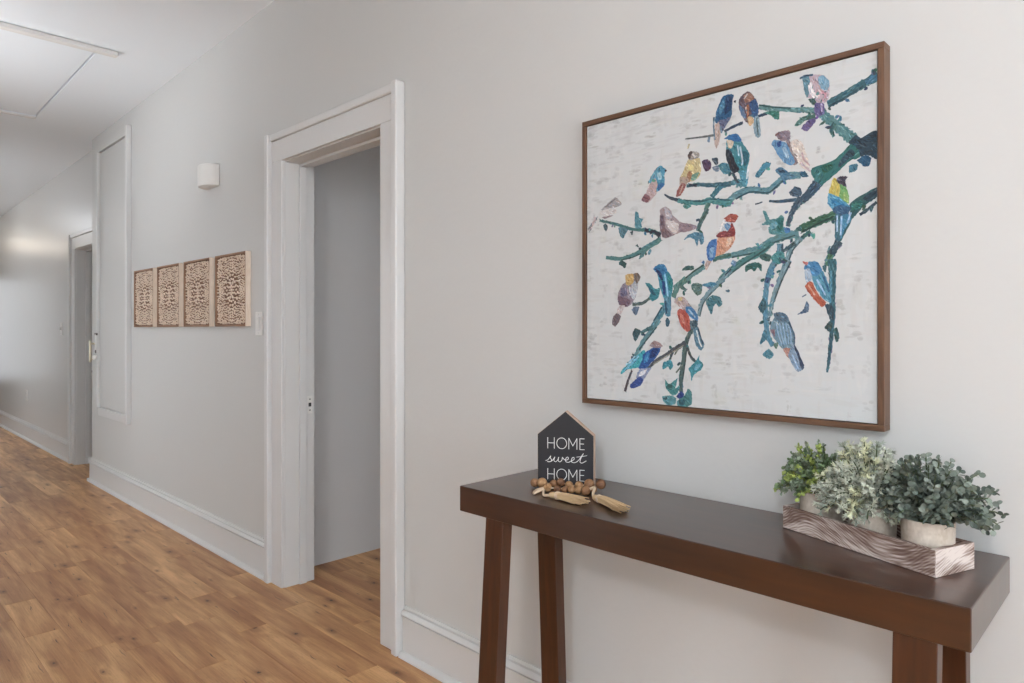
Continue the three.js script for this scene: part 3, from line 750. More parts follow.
['#e0a890',3.2,3.2,613,476,627,499],
['#2f4f60',0,0,648,520,663,522,667,548,658,552],
['#6f94a8',0,0,529,570,540,543,556,535,570,547,583,578,585,600,575,620,556,613,539,593],
['#4f7088',0,0,537,537,554,534,568,542,570,554,548,554],
['#a8c4d0',2.6,2.2,544,558,548,582,556,605],
['#a8c4d0',2.6,2.2,551,558,555,582,561,605],
['#a8c4d0',2.6,2.2,558,558,562,581,566,605],
['#a8c4d0',2.6,2.2,565,558,569,581,571,604],
['#a8c4d0',2.6,2.2,572,558,576,581,576,604],
['#3f6078',4.3,3.2,571,555,583,585,583,604],
['#5f7f60',0,0,536,605,548,601,544,615],
['#8f7080',0,0,530,574,540,572,540,589],
['#b88070',0,0,559,615,576,613,572,635],
['#7f9cb8',0,0,570,629,583,604,604,649,601,658,589,663],
['#2a3f60',0,0,582,604,590,616,604,649,599,658],
['#c0d4e0',3,3,579,627,592,657],
];

function pictureTextures() {
  const K = 2, W = 763 * K, H = 775 * K, cv = document.createElement('canvas'); cv.width = W; cv.height = H;
  const bv = document.createElement('canvas'); bv.width = W / 2; bv.height = H / 2;
  const c = cv.getContext('2d'), b = bv.getContext('2d');
  const rgb = (h) => [1, 3, 5].map((i) => parseInt(h.slice(i, i + 2), 16));
  const css = (q, a = 1) => `rgba(${q.map((v) => Math.round(Math.max(0, Math.min(255, v)))).join(',')},${a})`;
  c.fillStyle = '#c2c5c5'; c.fillRect(0, 0, W, H); b.fillStyle = '#808080'; b.fillRect(0, 0, W / 2, H / 2);
  // broad scraped ground: warm white, with grey showing through, most of it at the upper left
  const dab = (x, y, l, w, a, col) => { c.save(); c.translate(x * K, y * K); c.rotate(a); c.fillStyle = col; c.beginPath(); c.ellipse(0, 0, (l * K) / 2, (w * K) / 2, 0, 0, 7); c.fill(); c.restore(); };
  const grey = (x, y, l, w, col) => { for (let k = 0; k < 7; k++) dab(x + rr(-l, l) * 0.5, y + rr(-w, w) * 0.5, rr(0.3, 0.8) * l, rr(0.12, 0.4) * w, rr(-0.12, 0.12), col); };
  for (let i = 0; i < 1500; i++) { const v = rr(184, 208); dab(rr(0, 763), rr(0, 775), rr(15, 70), rr(3, 12), rnd() < 0.65 ? rr(-0.15, 0.15) : 1.57 + rr(-0.2, 0.2), css([v, v, v - 2], 0.25)); }
  for (let i = 0; i < 230; i++) { const x = 763 * Math.pow(rnd(), 1.8), y = 775 * Math.pow(rnd(), 1.6), v = rr(138, 176); grey(x, y, rr(12, 44), rr(10, 34), css([v, v, v - 1], rr(0.08, 0.26))); }
  for (let i = 0; i < 110; i++) { const v = rr(140, 178); grey(rr(20, 740), rr(380, 765), rr(6, 26), rr(12, 42), css([v, v, v - 2], rr(0.08, 0.2))); }
  for (let i = 0; i < 60; i++) { const x = 763 * Math.pow(rnd(), 1.5), y = rr(0, 775), v = rr(150, 180); for (let k = 0; k < 14; k++) dab(x + rr(-26, 26), y + rr(-20, 20), rr(10, 34), rr(8, 22), rnd() < 0.5 ? rr(-0.2, 0.2) : 1.57 + rr(-0.2, 0.2), css([v, v, v - 1], 0.045)); }
  for (let i = 0; i < 60; i++) { const v = rr(160, 190); dab(rr(10, 330), rr(12, 150), rr(14, 50), rr(2, 6), rr(-0.15, 0.1), css([v, v, v + 3], 0.3)); }
  for (let i = 0; i < 2600; i++) { const v = rr(90, 166); b.save(); b.translate(rr(0, W / 2), rr(0, H / 2)); b.rotate(rnd() * 3.1); b.fillStyle = css([v, v, v], 0.5); b.fillRect(-rr(4, 22), -rr(0.6, 2), rr(10, 44), rr(1.2, 4)); b.restore(); }
  const smooth = (P, closed) => {
    const n = P.length, out = [], at = (i) => (closed ? P[(i + n) % n] : P[Math.max(0, Math.min(n - 1, i))]);
    for (let i = 0; i < (closed ? n : n - 1); i++) for (let k = 0; k < 8; k++) {
      const t = k / 8, p0 = at(i - 1), p1 = at(i), p2 = at(i + 1), p3 = at(i + 2), f = (j) => 0.5 * (2 * p1[j] + (p2[j] - p0[j]) * t * 0.9 + (2 * p0[j] - 5 * p1[j] + 4 * p2[j] - p3[j]) * t * t * 0.9 + (p2[j] * 0.1 - p1[j] * 0.1) * t * t * 2 + (3 * p1[j] - p0[j] - 3 * p2[j] + p3[j]) * t * t * t * 0.9 );
      const lin2 = [p1[0] + (p2[0] - p1[0]) * t, p1[1] + (p2[1] - p1[1]) * t];
      out.push([f(0) * 0.75 + lin2[0] * 0.25, f(1) * 0.75 + lin2[1] * 0.25]);
    }
    if (!closed) out.push(P[n - 1]);
    return out;
  };
  for (const s of STROKES) {
    const col0 = rgb(s[0]), lum = 0.3 * col0[0] + 0.59 * col0[1] + 0.11 * col0[2], leafy = col0[1] > col0[0] + 12 && col0[1] > col0[2] - 14, col = col0.map((q, k) => (leafy ? [0.76, 0.82, 0.92][k] : 0.88) * (q + (lum - q) * 0.2)), w0 = s[1], w1 = s[2], P = []; for (let i = 3; i < s.length; i += 2) P.push([s[i], s[i + 1]]);
    let poly;
    if (w0) {
      const L = smooth(P, false), A = [], B = [];
      L.forEach((p, i) => {
        const q = L[Math.min(L.length - 1, i + 1)], o = L[Math.max(0, i - 1)], dx = q[0] - o[0], dy = q[1] - o[1], d = Math.hypot(dx, dy) || 1, t = i / (L.length - 1), w = ((w0 + (w1 - w0) * t) / 2) * rr(0.82, 1.18);
        A.push([p[0] - (dy / d) * w, p[1] + (dx / d) * w]); B.unshift([p[0] + (dy / d) * w, p[1] - (dx / d) * w]);
      });
      poly = [...A, ...B];
    } else poly = smooth(P, true).map(([x, y]) => [x + rr(-0.9, 0.9), y + rr(-0.9, 0.9)]);
    c.save(); c.beginPath(); poly.forEach(([x, y], i) => (i ? c.lineTo(x * K, y * K) : c.moveTo(x * K, y * K))); c.closePath();
    c.fillStyle = css(col); c.fill(); c.clip();
    const xs = poly.map((p) => p[0]), ys = poly.map((p) => p[1]), x0 = Math.min(...xs), x1 = Math.max(...xs), y0 = Math.min(...ys), y1 = Math.max(...ys);
    const area = (x1 - x0) * (y1 - y0), n = Math.min(420, 10 + area / 11), ang = w0 ? Math.atan2(P[P.length - 1][1] - P[0][1], P[P.length - 1][0] - P[0][0]) : Math.atan2(y1 - y0, (x1 - x0) * (P[0][0] < P[P.length >> 1][0] ? 1 : -1)) + rr(-0.3, 0.3);
    for (let i = 0; i < n; i++) {
      const q = rnd(), d = q < 0.1 ? rr(45, 95) : q < 0.25 ? rr(-70, -40) : rr(-40, 36), h = rr(-22, 22);
      dab(rr(x0, x1), rr(y0, y1), rr(3, 12), rr(0.8, 2.6), ang + rr(-0.5, 0.5), css([col[0] + d + h, col[1] + d, col[2] + d - h * 0.8], rr(0.3, 0.7)));
    }
    c.restore();
    if (w0 > 5) {                                                     // ragged twigs, buds and broken edges along the branch
      const L = smooth(P, false);
      L.forEach((pt, i) => {
        if (rnd() < 0.5) return;
        const q = L[Math.min(L.length - 1, i + 1)], o = L[Math.max(0, i - 1)], a2 = Math.atan2(q[1] - o[1], q[0] - o[0]), sd = rnd() < 0.5 ? -1 : 1, w = (w0 + (w1 - w0) * (i / L.length)) * 0.5;
        const dk = rnd(), cc = dk < 0.45 ? [34, 62, 66] : dk < 0.75 ? [74, 124, 118] : dk < 0.9 ? [52, 92, 120] : [96, 90, 118];
        dab(pt[0] - Math.sin(a2) * w * sd, pt[1] + Math.cos(a2) * w * sd, rr(3, 9), rr(1.2, 2.8), a2 + rr(-0.5, 0.5), css(cc, rr(0.5, 0.9)));
        if (rnd() < 0.13) { const l = rr(6, 14), e = a2 + sd * rr(0.7, 1.5); for (let k = 0; k < 3; k++) dab(pt[0] - Math.sin(a2) * (w + l * 0.4) * sd + rr(-2, 2), pt[1] + Math.cos(a2) * (w + l * 0.4) * sd + rr(-2, 2), l * rr(0.5, 1), rr(3, 6.5), e + rr(-0.5, 0.5), css(cc.map((q) => q + rr(-18, 26)), 0.85)); }
      });
    }
  }
  const t = new THREE.CanvasTexture(cv); t.colorSpace = THREE.SRGBColorSpace; t.anisotropy = 8;
  return [t, new THREE.CanvasTexture(bv)];
}
{
  const W = 0.763, H = 0.775, D = 0.04, f = 0.0125;
  const g = thing('bird_painting', 'square painting of colourful birds on branches in a thin walnut frame', 'painting', [-0.8055, 0.996, 0]);
  const walnut = std({ map: woodTex([114, 82, 58], [74, 51, 36], 501, 1.1, 512, 256, 2), roughness: 0.5 });
  const [map, bump] = pictureTextures();
  const cw = W / 2 - f - 0.002;
  const cg = new THREE.BoxGeometry(2 * cw, H - 2 * f - 0.004, 0.028), uv = cg.attributes.uv, p = cg.attributes.position, n = cg.attributes.normal;
  for (let i = 0; i < uv.count; i++) { if (n.getZ(i) > 0.5) uv.setXY(i, (p.getX(i) + W / 2) / W, (p.getY(i) + H / 2) / H); else uv.setXY(i, 0.02, 0.03); }
  const pic = mesh('canvas', cg, std({ map, bumpMap: bump, bumpScale: 0.0008, roughness: 0.7 }), g, [0, H / 2, 0.021]);
  pic.userData.label = 'off-white canvas painted with birds and teal branches';
  mesh('frame_rail', boxGeo(-W / 2, W / 2, 0, f, 0.002, D, 0.0012), walnut, g);
  mesh('frame_rail', boxGeo(-W / 2, W / 2, H - f, H, 0.002, D, 0.0012), walnut, g);
  mesh('frame_stile', boxGeo(-W / 2, -W / 2 + f, f, H - f, 0.002, D, 0.0012, 'y'), walnut, g);
  mesh('frame_stile', boxGeo(W / 2 - f, W / 2, f, H - f, 0.002, D, 0.0012, 'y'), walnut, g);
}

// ---------------------------------------------------------------- console table
const TOP = 0.79, TT = THREE.MathUtils.degToRad(0.35);
{
  const L = 1.131, D = 0.322, T = 0.066;
  const g = thing('console_table', 'dark brown wooden console table with thick top and splayed legs', 'table', [-0.7892, 0, 0.1775], TT);
  const dark = new THREE.MeshPhysicalMaterial({ map: woodTex([64, 35, 17], [37, 18, 8], 601, 1.0, 512, 512, 1), roughness: 0.3, clearcoat: 0.55, clearcoatRoughness: 0.18 });
  const legM = std({ map: woodTex([82, 46, 23], [48, 25, 11], 611, 0.9, 512, 512, 1.4), roughness: 0.34 });
  mesh('top', boxGeo(-L / 2, L / 2, TOP - T, TOP, -D / 2, D / 2, 0.0025), dark, g);
  const legW = 0.062, legT = 0.034, h = TOP - T;
  for (const sx of [-1, 1]) for (const sz of [-1, 1]) {
    const xc = sx > 0 ? L / 2 - 0.0755 : -L / 2 + 0.124, zt = sz > 0 ? D / 2 - 0.023 : -D / 2 + 0.108, zb = zt + (sz > 0 ? 0.048 : -0.03);
    const lg = boxGeo(-legW / 2, legW / 2, 0, h, -legT / 2, legT / 2, 0.002, 'y'), q = lg.attributes.position;
    for (let i = 0; i < q.count; i++) { const t = q.getY(i) / h; q.setZ(i, q.getZ(i) + zb + (zt - zb) * t); }
    lg.computeVertexNormals(); lg.translate(xc, 0, 0);
    mesh('leg', lg, legM, g);
  }
}
const onTable = TOP + 0.0004;

// ---------------------------------------------------------------- house-shaped sign
{
  const w = 0.147, he = 0.1365, ht = 0.1975, t = 0.028, a = THREE.MathUtils.degToRad(29);
  const g = thing('house_sign', 'black house-shaped sign reading HOME sweet HOME behind the wooden beads', 'sign', [-1.137, onTable, 0.17], a);
  const S = (k) => { const s = new THREE.Shape(); s.moveTo(-w / 2 + k, k); s.lineTo(w / 2 - k, k); s.lineTo(w / 2 - k, he - k * 0.4); s.lineTo(0, ht - k * 1.3); s.lineTo(-w / 2 + k, he - k * 0.4); s.closePath(); return s; };
  const block = new THREE.ExtrudeGeometry(S(0), { depth: t, bevelEnabled: false }); block.translate(0, 0, -t);
  mesh('block', metreUV(block, 'y'), std({ map: woodTex([206, 180, 160], [168, 138, 118], 701, 1, 256, 256, 3), roughness: 0.7 }), g).userData.label = 'pale wooden edges of the house block';
  const face = new THREE.ExtrudeGeometry(S(0.0008), { depth: 0.0016, bevelEnabled: false });
  const K = 5000, cv = document.createElement('canvas'); cv.width = Math.round(w * K); cv.height = Math.round(ht * K);
  const c = cv.getContext('2d'); c.fillStyle = '#1c1c21'; c.fillRect(0, 0, cv.width, cv.height);
  for (let i = 0; i < 900; i++) { const v = Math.round(rr(20, 38)); c.fillStyle = `rgba(${v},${v},${v + 4},0.25)`; c.fillRect(rr(0, cv.width), rr(0, cv.height), rr(20, 120), rr(1, 3)); }
  const X = (m) => m * cv.width, Y = (m) => (1 - m) * cv.height;                   // shares of the width and height, from the lower left
  c.strokeStyle = '#e2e1de'; c.lineCap = 'round'; c.lineJoin = 'round';
  const line = (pts, lw) => { c.lineWidth = lw; c.beginPath(); pts.forEach(([x, y], i) => (i ? c.lineTo(X(x), Y(y)) : c.moveTo(X(x), Y(y)))); c.stroke(); };
  const HOME = (x0, x1, y0, y1, lw) => {
    const k = (x1 - x0), h = y1 - y0, P = (u, v) => [x0 + u * k, y0 + v * h];
    line([P(0, 0), P(0, 1)], lw); line([P(0.18, 0), P(0.18, 1)], lw); line([P(0, 0.5), P(0.18, 0.5)], lw);
    c.lineWidth = lw; c.beginPath(); c.ellipse(X(x0 + 0.385 * k), Y(y0 + 0.5 * h), X(0.135 * k), cv.height * 0.5 * h, 0, 0, 7); c.stroke();
    line([P(0.58, 0), P(0.58, 1), P(0.69, 0.3), P(0.80, 1), P(0.80, 0)], lw);
    line([P(1, 1), P(0.88, 1), P(0.88, 0), P(1, 0)], lw); line([P(0.88, 0.52), P(0.985, 0.52)], lw);
  };
  HOME(0.185, 0.835, 0.512, 0.652, 8);
  HOME(0.185, 0.835, 0.105, 0.245, 8);
  // the word between in running script: one pen line
  const pen = [[0.145, 0.315], [0.18, 0.335], [0.222, 0.40], [0.215, 0.37], [0.235, 0.335], [0.225, 0.305], [0.17, 0.30], [0.2, 0.297], [0.25, 0.325], [0.285, 0.385], [0.272, 0.325], [0.295, 0.303], [0.33, 0.335], [0.345, 0.385], [0.34, 0.325], [0.36, 0.305], [0.395, 0.335], [0.405, 0.385], [0.42, 0.365], [0.455, 0.34], [0.495, 0.365], [0.49, 0.395], [0.462, 0.38], [0.455, 0.32], [0.49, 0.303], [0.54, 0.33], [0.585, 0.365], [0.58, 0.395], [0.552, 0.38], [0.545, 0.32], [0.58, 0.303], [0.63, 0.325], [0.68, 0.39], [0.725, 0.47], [0.69, 0.39], [0.675, 0.32], [0.7, 0.303], [0.77, 0.345]];
  const crv = new THREE.CatmullRomCurve3(pen.map(([x, y]) => new THREE.Vector3(0.15 + (x - 0.145) * 1.15, 0.372 + (y - 0.35) * 0.74, 0)), false, 'centripetal', 0.5).getPoints(260).map((q) => [q.x, q.y]);
  line(crv, 8); line([[0.70, 0.412], [0.78, 0.42], [0.88, 0.437]], 6);
  const map = new THREE.CanvasTexture(cv); map.colorSpace = THREE.SRGBColorSpace; map.anisotropy = 8;
  const uv = face.attributes.uv, p = face.attributes.position; for (let i = 0; i < uv.count; i++) uv.setXY(i, (p.getX(i) + w / 2) / w, p.getY(i) / ht);
  mesh('face', face, std({ map, roughness: 0.62 }), g).userData.label = 'black painted face lettered HOME sweet HOME';
}
// ---------------------------------------------------------------- wooden bead garland with two tassels
function tubeGeo(pts, r, seg = 24, rad = 7) { return new THREE.TubeGeometry(new THREE.CatmullRomCurve3(pts.map((p) => new THREE.Vector3(...p))), seg, r, rad, false); }
{
  const g = thing('bead_garland', 'string of natural wooden beads with two jute tassels in front of the sign', 'garland', [-1.08, onTable, 0.22]);
  const ox = -1.08, oz = 0.22;
  const beadM = [woodTex([160, 120, 84], [114, 78, 50], 801, 1, 256, 256, 6), woodTex([184, 146, 104], [138, 100, 66], 811, 1, 256, 256, 6), woodTex([140, 100, 68], [96, 64, 42], 821, 1.2, 256, 256, 6)].map((map) => std({ map, roughness: 0.62 }));
  const jute = std({ color: lin(0.56, 0.40, 0.23), roughness: 0.9 }), cord = std({ color: lin(0.62, 0.47, 0.33), roughness: 0.9 });
  const bead = (r, facets) => { const q = facets ? new THREE.DodecahedronGeometry(r * 1.06, 0) : new THREE.SphereGeometry(r, 22, 16); return metreUV(q, 'x', rr(0, 3)); };
  const back = [[-1.1975, 0.0125, 0.2215, 0, 0.0115], [-1.1790, 0.0135, 0.2130, 1, 0.0132], [-1.1555, 0.0125, 0.1950, 0, 0.0102], [-1.1380, 0.0175, 0.1875, 2, 0.0106], [-1.1190, 0.011, 0.1775, 1, 0.0108], [-1.0965, 0.0115, 0.1650, 1, 0.0112], [-1.0725, 0.0175, 0.1535, 0, 0.0132], [-1.0470, 0.0190, 0.1390, 2, 0.0126], [-1.0540, 0.0085, 0.1590, 0, 0.0085]];
  const front = [[-1.1425, 0.2330, 1, 1, 0.0108], [-1.1190, 0.2220, 2, 0, 0.0090], [-1.1040, 0.2120, 0, 0, 0.0084], [-1.0890, 0.2035, 1, 0, 0.0094], [-1.0735, 0.1965, 1, 0, 0.0090], [-1.0500, 0.1960, 0, 0, 0.0116]];
  const P = [];
  back.forEach(([x, y, z, m, r]) => { const q = [x - ox, y, z - oz]; P.push(q); mesh('bead', bead(r), beadM[m], g, q, [rr(0, 3), rr(0, 3), rr(0, 3)]); });
  front.forEach(([x, z, m, fc, r]) => mesh('bead', bead(r, fc), beadM[m], g, [x - ox, r, z - oz], [rr(0, 3), rr(0, 3), rr(0, 3)]));
  mesh('string', merged([tubeGeo(P.slice(0, 7), 0.0015, 40, 6), tubeGeo(front.map(([x, z]) => [x - ox, 0.0103, z - oz]), 0.0015, 30, 6), tubeGeo([[-1.1425 - ox, 0.011, 0.233 - oz], [-1.158 - ox, 0.006, 0.256 - oz], [-1.145 - ox, 0.004, 0.281 - oz], [-1.136 - ox, 0.01, 0.257 - oz], [-1.116 - ox, 0.004, 0.277 - oz], [-1.098 - ox, 0.006, 0.275 - oz]], 0.0034, 36, 7), tubeGeo([[-1.050 - ox, 0.011, 0.196 - oz], [-1.034 - ox, 0.02, 0.184 - oz], [-1.018 - ox, 0.012, 0.208 - oz], [-1.005 - ox, 0.006, 0.222 - oz]], 0.0034, 24, 7)]), cord, g);
  const tassel = (x0, z0, x1, z1, spread, len) => {
    const t = new THREE.Group(); t.name = 'tassel'; g.add(t); t.position.set(x0 - ox, 0, z0 - oz); t.rotation.y = -Math.atan2(z1 - z0, x1 - x0);
    t.userData.label = 'frayed jute tassel';
    mesh('knot', new THREE.SphereGeometry(0.0085, 16, 12).scale(1.5, 0.9, 1).translate(0.008, 0.0085, 0), jute, t);
    const list = [];
    for (let i = 0; i < 85; i++) {
      const a = rr(-1, 1), hh = rr(0, 1), L = len * rr(0.8, 1.04), w = spread * a;
      list.push(tubeGeo([[0.004, 0.008 + hh * 0.003, a * 0.005], [0.022, 0.005 + hh * 0.011, a * 0.008], [L * 0.6, 0.003 + hh * 0.013, w * 0.6 + rr(-1, 1) * 0.002], [L, 0.0016 + hh * 0.012, w + rr(-1, 1) * 0.004]], rr(0.0008, 0.0014), 9, 5));
    }
    mesh('fringe', merged(list), jute, t).userData.kind = 'stuff';
    const ties = []; for (const x of [0.018, 0.021, 0.024]) ties.push(new THREE.TorusGeometry(0.0088, 0.0013, 6, 18).rotateY(Math.PI / 2).translate(x, 0.0095, 0));
    mesh('binding', merged(ties), cord, t);
  };
  tassel(-1.095, 0.2755, -0.998, 0.268, 0.016, 0.1);
  tassel(-1.002, 0.223, -0.885, 0.262, 0.017, 0.118);
}

// ---------------------------------------------------------------- planter tray and its three pots
const TRAY = { x: -0.592, z: 0.122, a: -Math.atan2(0.345, 0.938), L: 0.319, D: 0.105, H: 0.045 };
const onTray = (s, d) => [TRAY.x + 0.938 * s + 0.345 * d, TRAY.z + 0.345 * s - 0.938 * d];
{
  const [cx, cz] = onTray(TRAY.L / 2, TRAY.D / 2);
  const g = thing('planter_tray', 'long whitewashed wooden tray holding three potted plants', 'tray', [cx, onTable, cz], TRAY.a);
  const wash = (s, brown) => std({ roughness: 0.8, map: dataTex(512, 512, (u, v) => {
    const warp = 0.3 * fbm(u * 3, v * 2, 3, 2, s, 3) + 0.14 * Math.sin(u * 6.28);
    const gr = 0.5 + 0.5 * Math.sin((v * 60 + warp * 40) * 6.28), f = fbm(u * 10, v * 160 + warp * 60, 10, 999, s + 5, 3), patch = fbm(u * 5, v * 8, 5, 8, s + 9, 3);
    const t = Math.max(0, Math.min(1, brown + 0.34 * (gr - 0.5) + 1.5 * (f - 0.5) + 1.5 * (patch - 0.5)));
    return mix([206, 194, 186], [104, 80, 70], t);
  }, true, 3.2) });
  const m1 = wash(901, 0.68), m2 = wash(931, 0.3), L = TRAY.L / 2, D = TRAY.D / 2, H = TRAY.H, t = 0.009;
  const inner = std({ map: woodTex([138, 92, 60], [96, 60, 38], 941, 1, 256, 256, 3), roughness: 0.8 });
  mesh('base', boxGeo(-L + t, L - t, 0, 0.007, -D + t, D - t), inner, g);
  mesh('side_board', boxGeo(-L, L, 0, H, D - t, D, 0.0012), m1, g);
  mesh('side_board', boxGeo(-L, L, 0, H, -D, -D + t, 0.0012), m1, g);
  mesh('end_board', boxGeo(-L - 0.0006, -L + t, 0.0002, H + 0.0003, -D + 0.001, D - 0.001, 0.0005, 'z'), m2, g);
  mesh('end_board', boxGeo(L - t, L + 0.0006, 0.0002, H + 0.0003, -D + 0.001, D - 0.001, 0.0005, 'z'), m2, g);
}
// a flat list of small leaves that becomes one mesh
class Leaves {
  constructor() { this.p = []; this.n = []; this.c = []; }
  add(at, dir, up, outline, cup, col) {                              // outline: (along, across) points round the leaf, in metres
    const d = dir.clone().normalize(), s = new THREE.Vector3().crossVectors(d, up).normalize(), n = new THREE.Vector3().crossVectors(s, d).normalize();
    const V = ([a, b]) => at.clone().addScaledVector(d, a).addScaledVector(s, b).addScaledVector(n, cup * Math.abs(b) - cup * 3 * a * Math.abs(a));
    let mx = 0; for (const o of outline) mx += o[0] / outline.length;
    const mid = V([mx, 0]);
    for (let i = 0; i < outline.length; i++) {
      const q = V(outline[i]), r = V(outline[(i + 1) % outline.length]), nn = new THREE.Vector3().subVectors(q, mid).cross(new THREE.Vector3().subVectors(r, mid)).normalize();
      for (const w of [mid, q, r]) { this.p.push(w.x, w.y, w.z); this.n.push(nn.x, nn.y, nn.z); this.c.push(...col); }
    }
  }
  geo() { const g = new THREE.BufferGeometry(); g.setAttribute('position', new THREE.Float32BufferAttribute(this.p, 3)); g.setAttribute('normal', new THREE.Float32BufferAttribute(this.n, 3)); g.setAttribute('color', new THREE.Float32BufferAttribute(this.c, 3)); return g; }
}
const cement = std({ map: dataTex(512, 256, (u, v) => { const a = fbm(u * 6, v * 4, 6, 4, 951, 4), b = fbm(u * 60, v * 40, 60, 40, 961, 2), t = Math.max(0, Math.min(1, 0.5 + (a - 0.5) * 1.4 + (b - 0.5) * 0.5)); return mix([200, 190, 177], [154, 142, 128], t); }), roughness: 0.9 });
const soil = std({ color: lin(0.035, 0.026, 0.018), roughness: 1 });
const stemM = std({ color: lin(0.09, 0.12, 0.06), roughness: 0.8 });
const leafM = std({ vertexColors: true, roughness: 0.72, side: THREE.DoubleSide });
function pot(name, label, s) {
  const [x, z] = onTray(s, TRAY.D / 2), g = thing(name, label, 'plant', [x, onTable + 0.0075, z], 0, 'three potted plants in the tray');
  const R = 0.0415, H = 0.0735, pr = [[0, 0], [R * 0.93, 0], [R * 0.955, 0.003], [R, H - 0.002], [R - 0.001, H], [R - 0.004, H], [R - 0.005, H - 0.014], [0, H - 0.014]].map((q) => new THREE.Vector2(...q));
  const geo = new THREE.LatheGeometry(pr, 48), uv = geo.attributes.uv; for (let i = 0; i < uv.count; i++) uv.setXY(i, uv.getX(i), geo.attributes.position.getY(i) * 4);
  mesh('pot', geo, cement, g).userData.label = 'beige cement pot';
  mesh('soil', new THREE.CylinderGeometry(R - 0.0055, R - 0.0055, 0.004, 30).translate(0, H - 0.011, 0), soil, g);
  g.userData.top = undefined; delete g.userData.top;
  return [g, H - 0.008];
}
// view-independent spread of stems: dirs are (x, y, z) tips relative to the soil
function grow(g, y0, tips, leafFn, r0 = 0.0011) {
  const stems = [], LV = new Leaves();
  for (const T of tips) {
    const b = new THREE.Vector3(T[0] * 0.18, y0, T[2] * 0.18), e = new THREE.Vector3(T[0], y0 + T[1], T[2]);
    const m = b.clone().lerp(e, 0.5); m.y += 0.018 + 0.12 * Math.hypot(T[0], T[2]);
    const cv = new THREE.QuadraticBezierCurve3(b, m, e);
    stems.push(new THREE.TubeGeometry(cv, 7, r0, 4, false));
    leafFn(cv, LV);
  }
  mesh('stems', merged(stems), stemM, g).userData.kind = 'stuff';
  mesh('foliage', LV.geo(), leafM, g).userData.kind = 'stuff';
}
const rv = () => new THREE.Vector3(rr(-1, 1), rr(-1, 1), rr(-1, 1)).normalize();
const round = (r, k = 1) => { const o = []; for (let i = 0; i < 9; i++) { const a = (i / 9) * Math.PI * 2; o.push([r * (1 - Math.cos(a)), r * k * Math.sin(a)]); } return o; };
const slim = (l, w) => [[0, 0], [l * 0.25, w * 0.5], [l * 0.6, w * 0.42], [l, 0], [l * 0.6, -w * 0.42], [l * 0.25, -w * 0.5]];
// tips spread over an upper dome with given reaches
function dome(n, rx, ry, rz, cx, cy, cz, low = -0.12) { const o = []; for (let i = 0; i < n; i++) { const k = (i + 0.5) / n, y = low + (1 - low) * (1 - k), a = i * 2.39996 + rr(-0.3, 0.3), q = Math.sqrt(Math.max(0, 1 - Math.max(0, y) * Math.max(0, y))), f = rr(0.74, 1.04); o.push([cx + rx * q * Math.cos(a) * f, cy + ry * y * f, cz + rz * q * Math.sin(a) * f]); } return o; }
{ // boxwood-like plant with small lime and dark green leaves
  const [g, y0] = pot('potted_boxwood', 'small potted plant with lime and dark green leaves, leftmost in the tray', 0.05);
  grow(g, y0, dome(110, 0.074, 0.099, 0.058, -0.014, 0.006, 0.006, -0.12), (cv, LV) => {
    const lime = rnd() < 0.42, base = lime ? [0.33, 0.41, 0.11] : rnd() < 0.5 ? [0.14, 0.21, 0.10] : [0.22, 0.27, 0.19];
    for (let t = 0.2; t <= 1.001; t += 0.1) { const p = cv.getPoint(t), tg = cv.getTangent(t); for (let k = 0; k < 4; k++) { const d = rv().addScaledVector(tg, 0.7).normalize(), v = rr(0.7, 1.3); LV.add(p, d, rv(), round(rr(0.0030, 0.0048), 0.8), 0.25, base.map((q) => q * v)); } }
  });
}
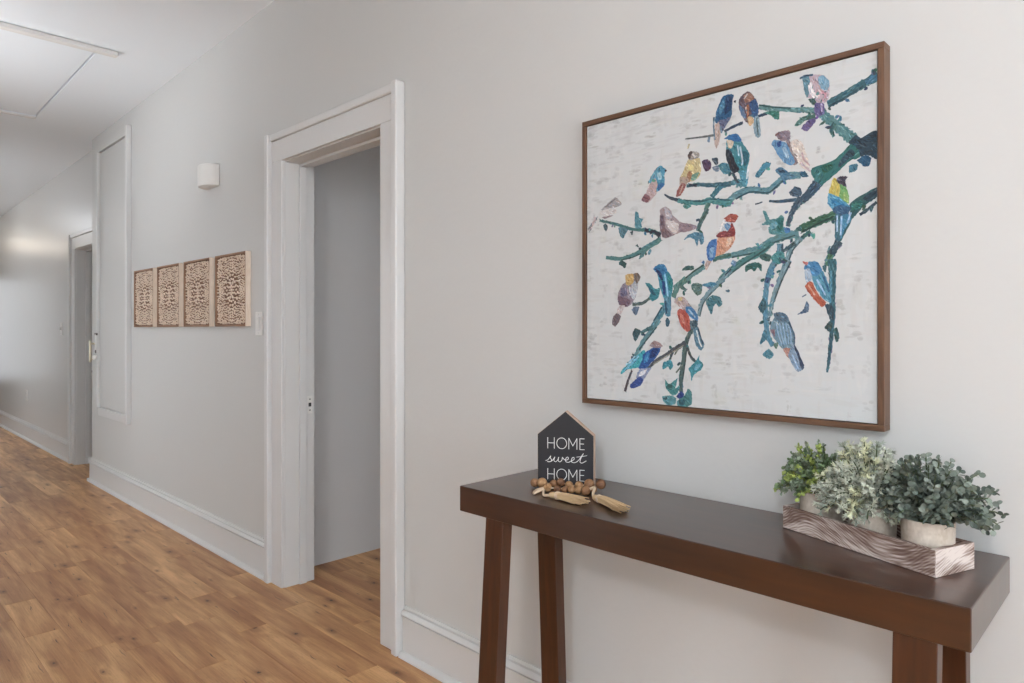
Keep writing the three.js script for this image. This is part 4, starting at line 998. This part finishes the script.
{ // frosted, silvery plant with narrow forked leaves
  const [g, y0] = pot('potted_dusty_miller', 'potted plant with pale silvery green narrow leaves, middle of the tray', 0.165);
  grow(g, y0, dome(124, 0.082, 0.126, 0.064, -0.014, 0.002, 0.01, -0.16), (cv, LV) => {
    const base = rnd() < 0.28 ? [0.62, 0.64, 0.44] : rnd() < 0.6 ? [0.55, 0.58, 0.48] : [0.36, 0.40, 0.33];
    for (let t = 0.2; t <= 1.001; t += 0.085) { const p = cv.getPoint(t), tg = cv.getTangent(t); for (let k = 0; k < 4; k++) { const d = rv().addScaledVector(tg, 0.95).normalize(), v = rr(0.75, 1.2), l = rr(0.011, 0.020), u = rv(); LV.add(p, d, u, slim(l, 0.0030), 0.15, base.map((q) => q * v)); const e = p.clone().addScaledVector(d, l * 0.45); for (const sg of [-1, 1]) { const dd = d.clone().addScaledVector(new THREE.Vector3().crossVectors(d, u).normalize(), sg * 0.9).normalize(); LV.add(e, dd, u, slim(l * 0.5, 0.0028), 0.1, base.map((q) => q * v)); } } }
  });
}
{ // eucalyptus with round blue-grey leaves, leaning out to the right
  const [g, y0] = pot('potted_eucalyptus', 'potted plant with round blue grey eucalyptus leaves, rightmost in the tray', 0.272);
  const tips = dome(120, 0.088, 0.107, 0.066, 0.010, 0.008, 0.002, 0.0);
  tips.push([0.076, 0.05, -0.102], [0.086, 0.03, -0.093], [0.080, -0.016, -0.090], [0.072, -0.018, -0.088], [0.064, 0.085, -0.062], [-0.03, 0.108, 0.045], [-0.022, 0.112, 0.028], [0.014, 0.112, -0.014], [0.10, 0.02, -0.06], [0.09, 0.06, -0.05]);
  grow(g, y0, tips, (cv, LV) => {
    const base = rnd() < 0.5 ? [0.14, 0.172, 0.138] : rnd() < 0.5 ? [0.225, 0.262, 0.222] : [0.075, 0.098, 0.08];
    for (let t = 0.18; t <= 1.001; t += 0.09) { const p = cv.getPoint(t), tg = cv.getTangent(t), s = rv().cross(tg).normalize(); for (const sg of [-1, 1]) { const d = s.clone().multiplyScalar(sg).addScaledVector(tg, 0.6).normalize(), v = rr(0.75, 1.25); LV.add(p, d, rv().add(new THREE.Vector3(0, 0.8, 0.4)), round(rr(0.0048, 0.0072) * (1.15 - 0.3 * t), 0.92), 0.18, base.map((q) => q * v)); } }
  });
}
renderer.render(scene, camera);
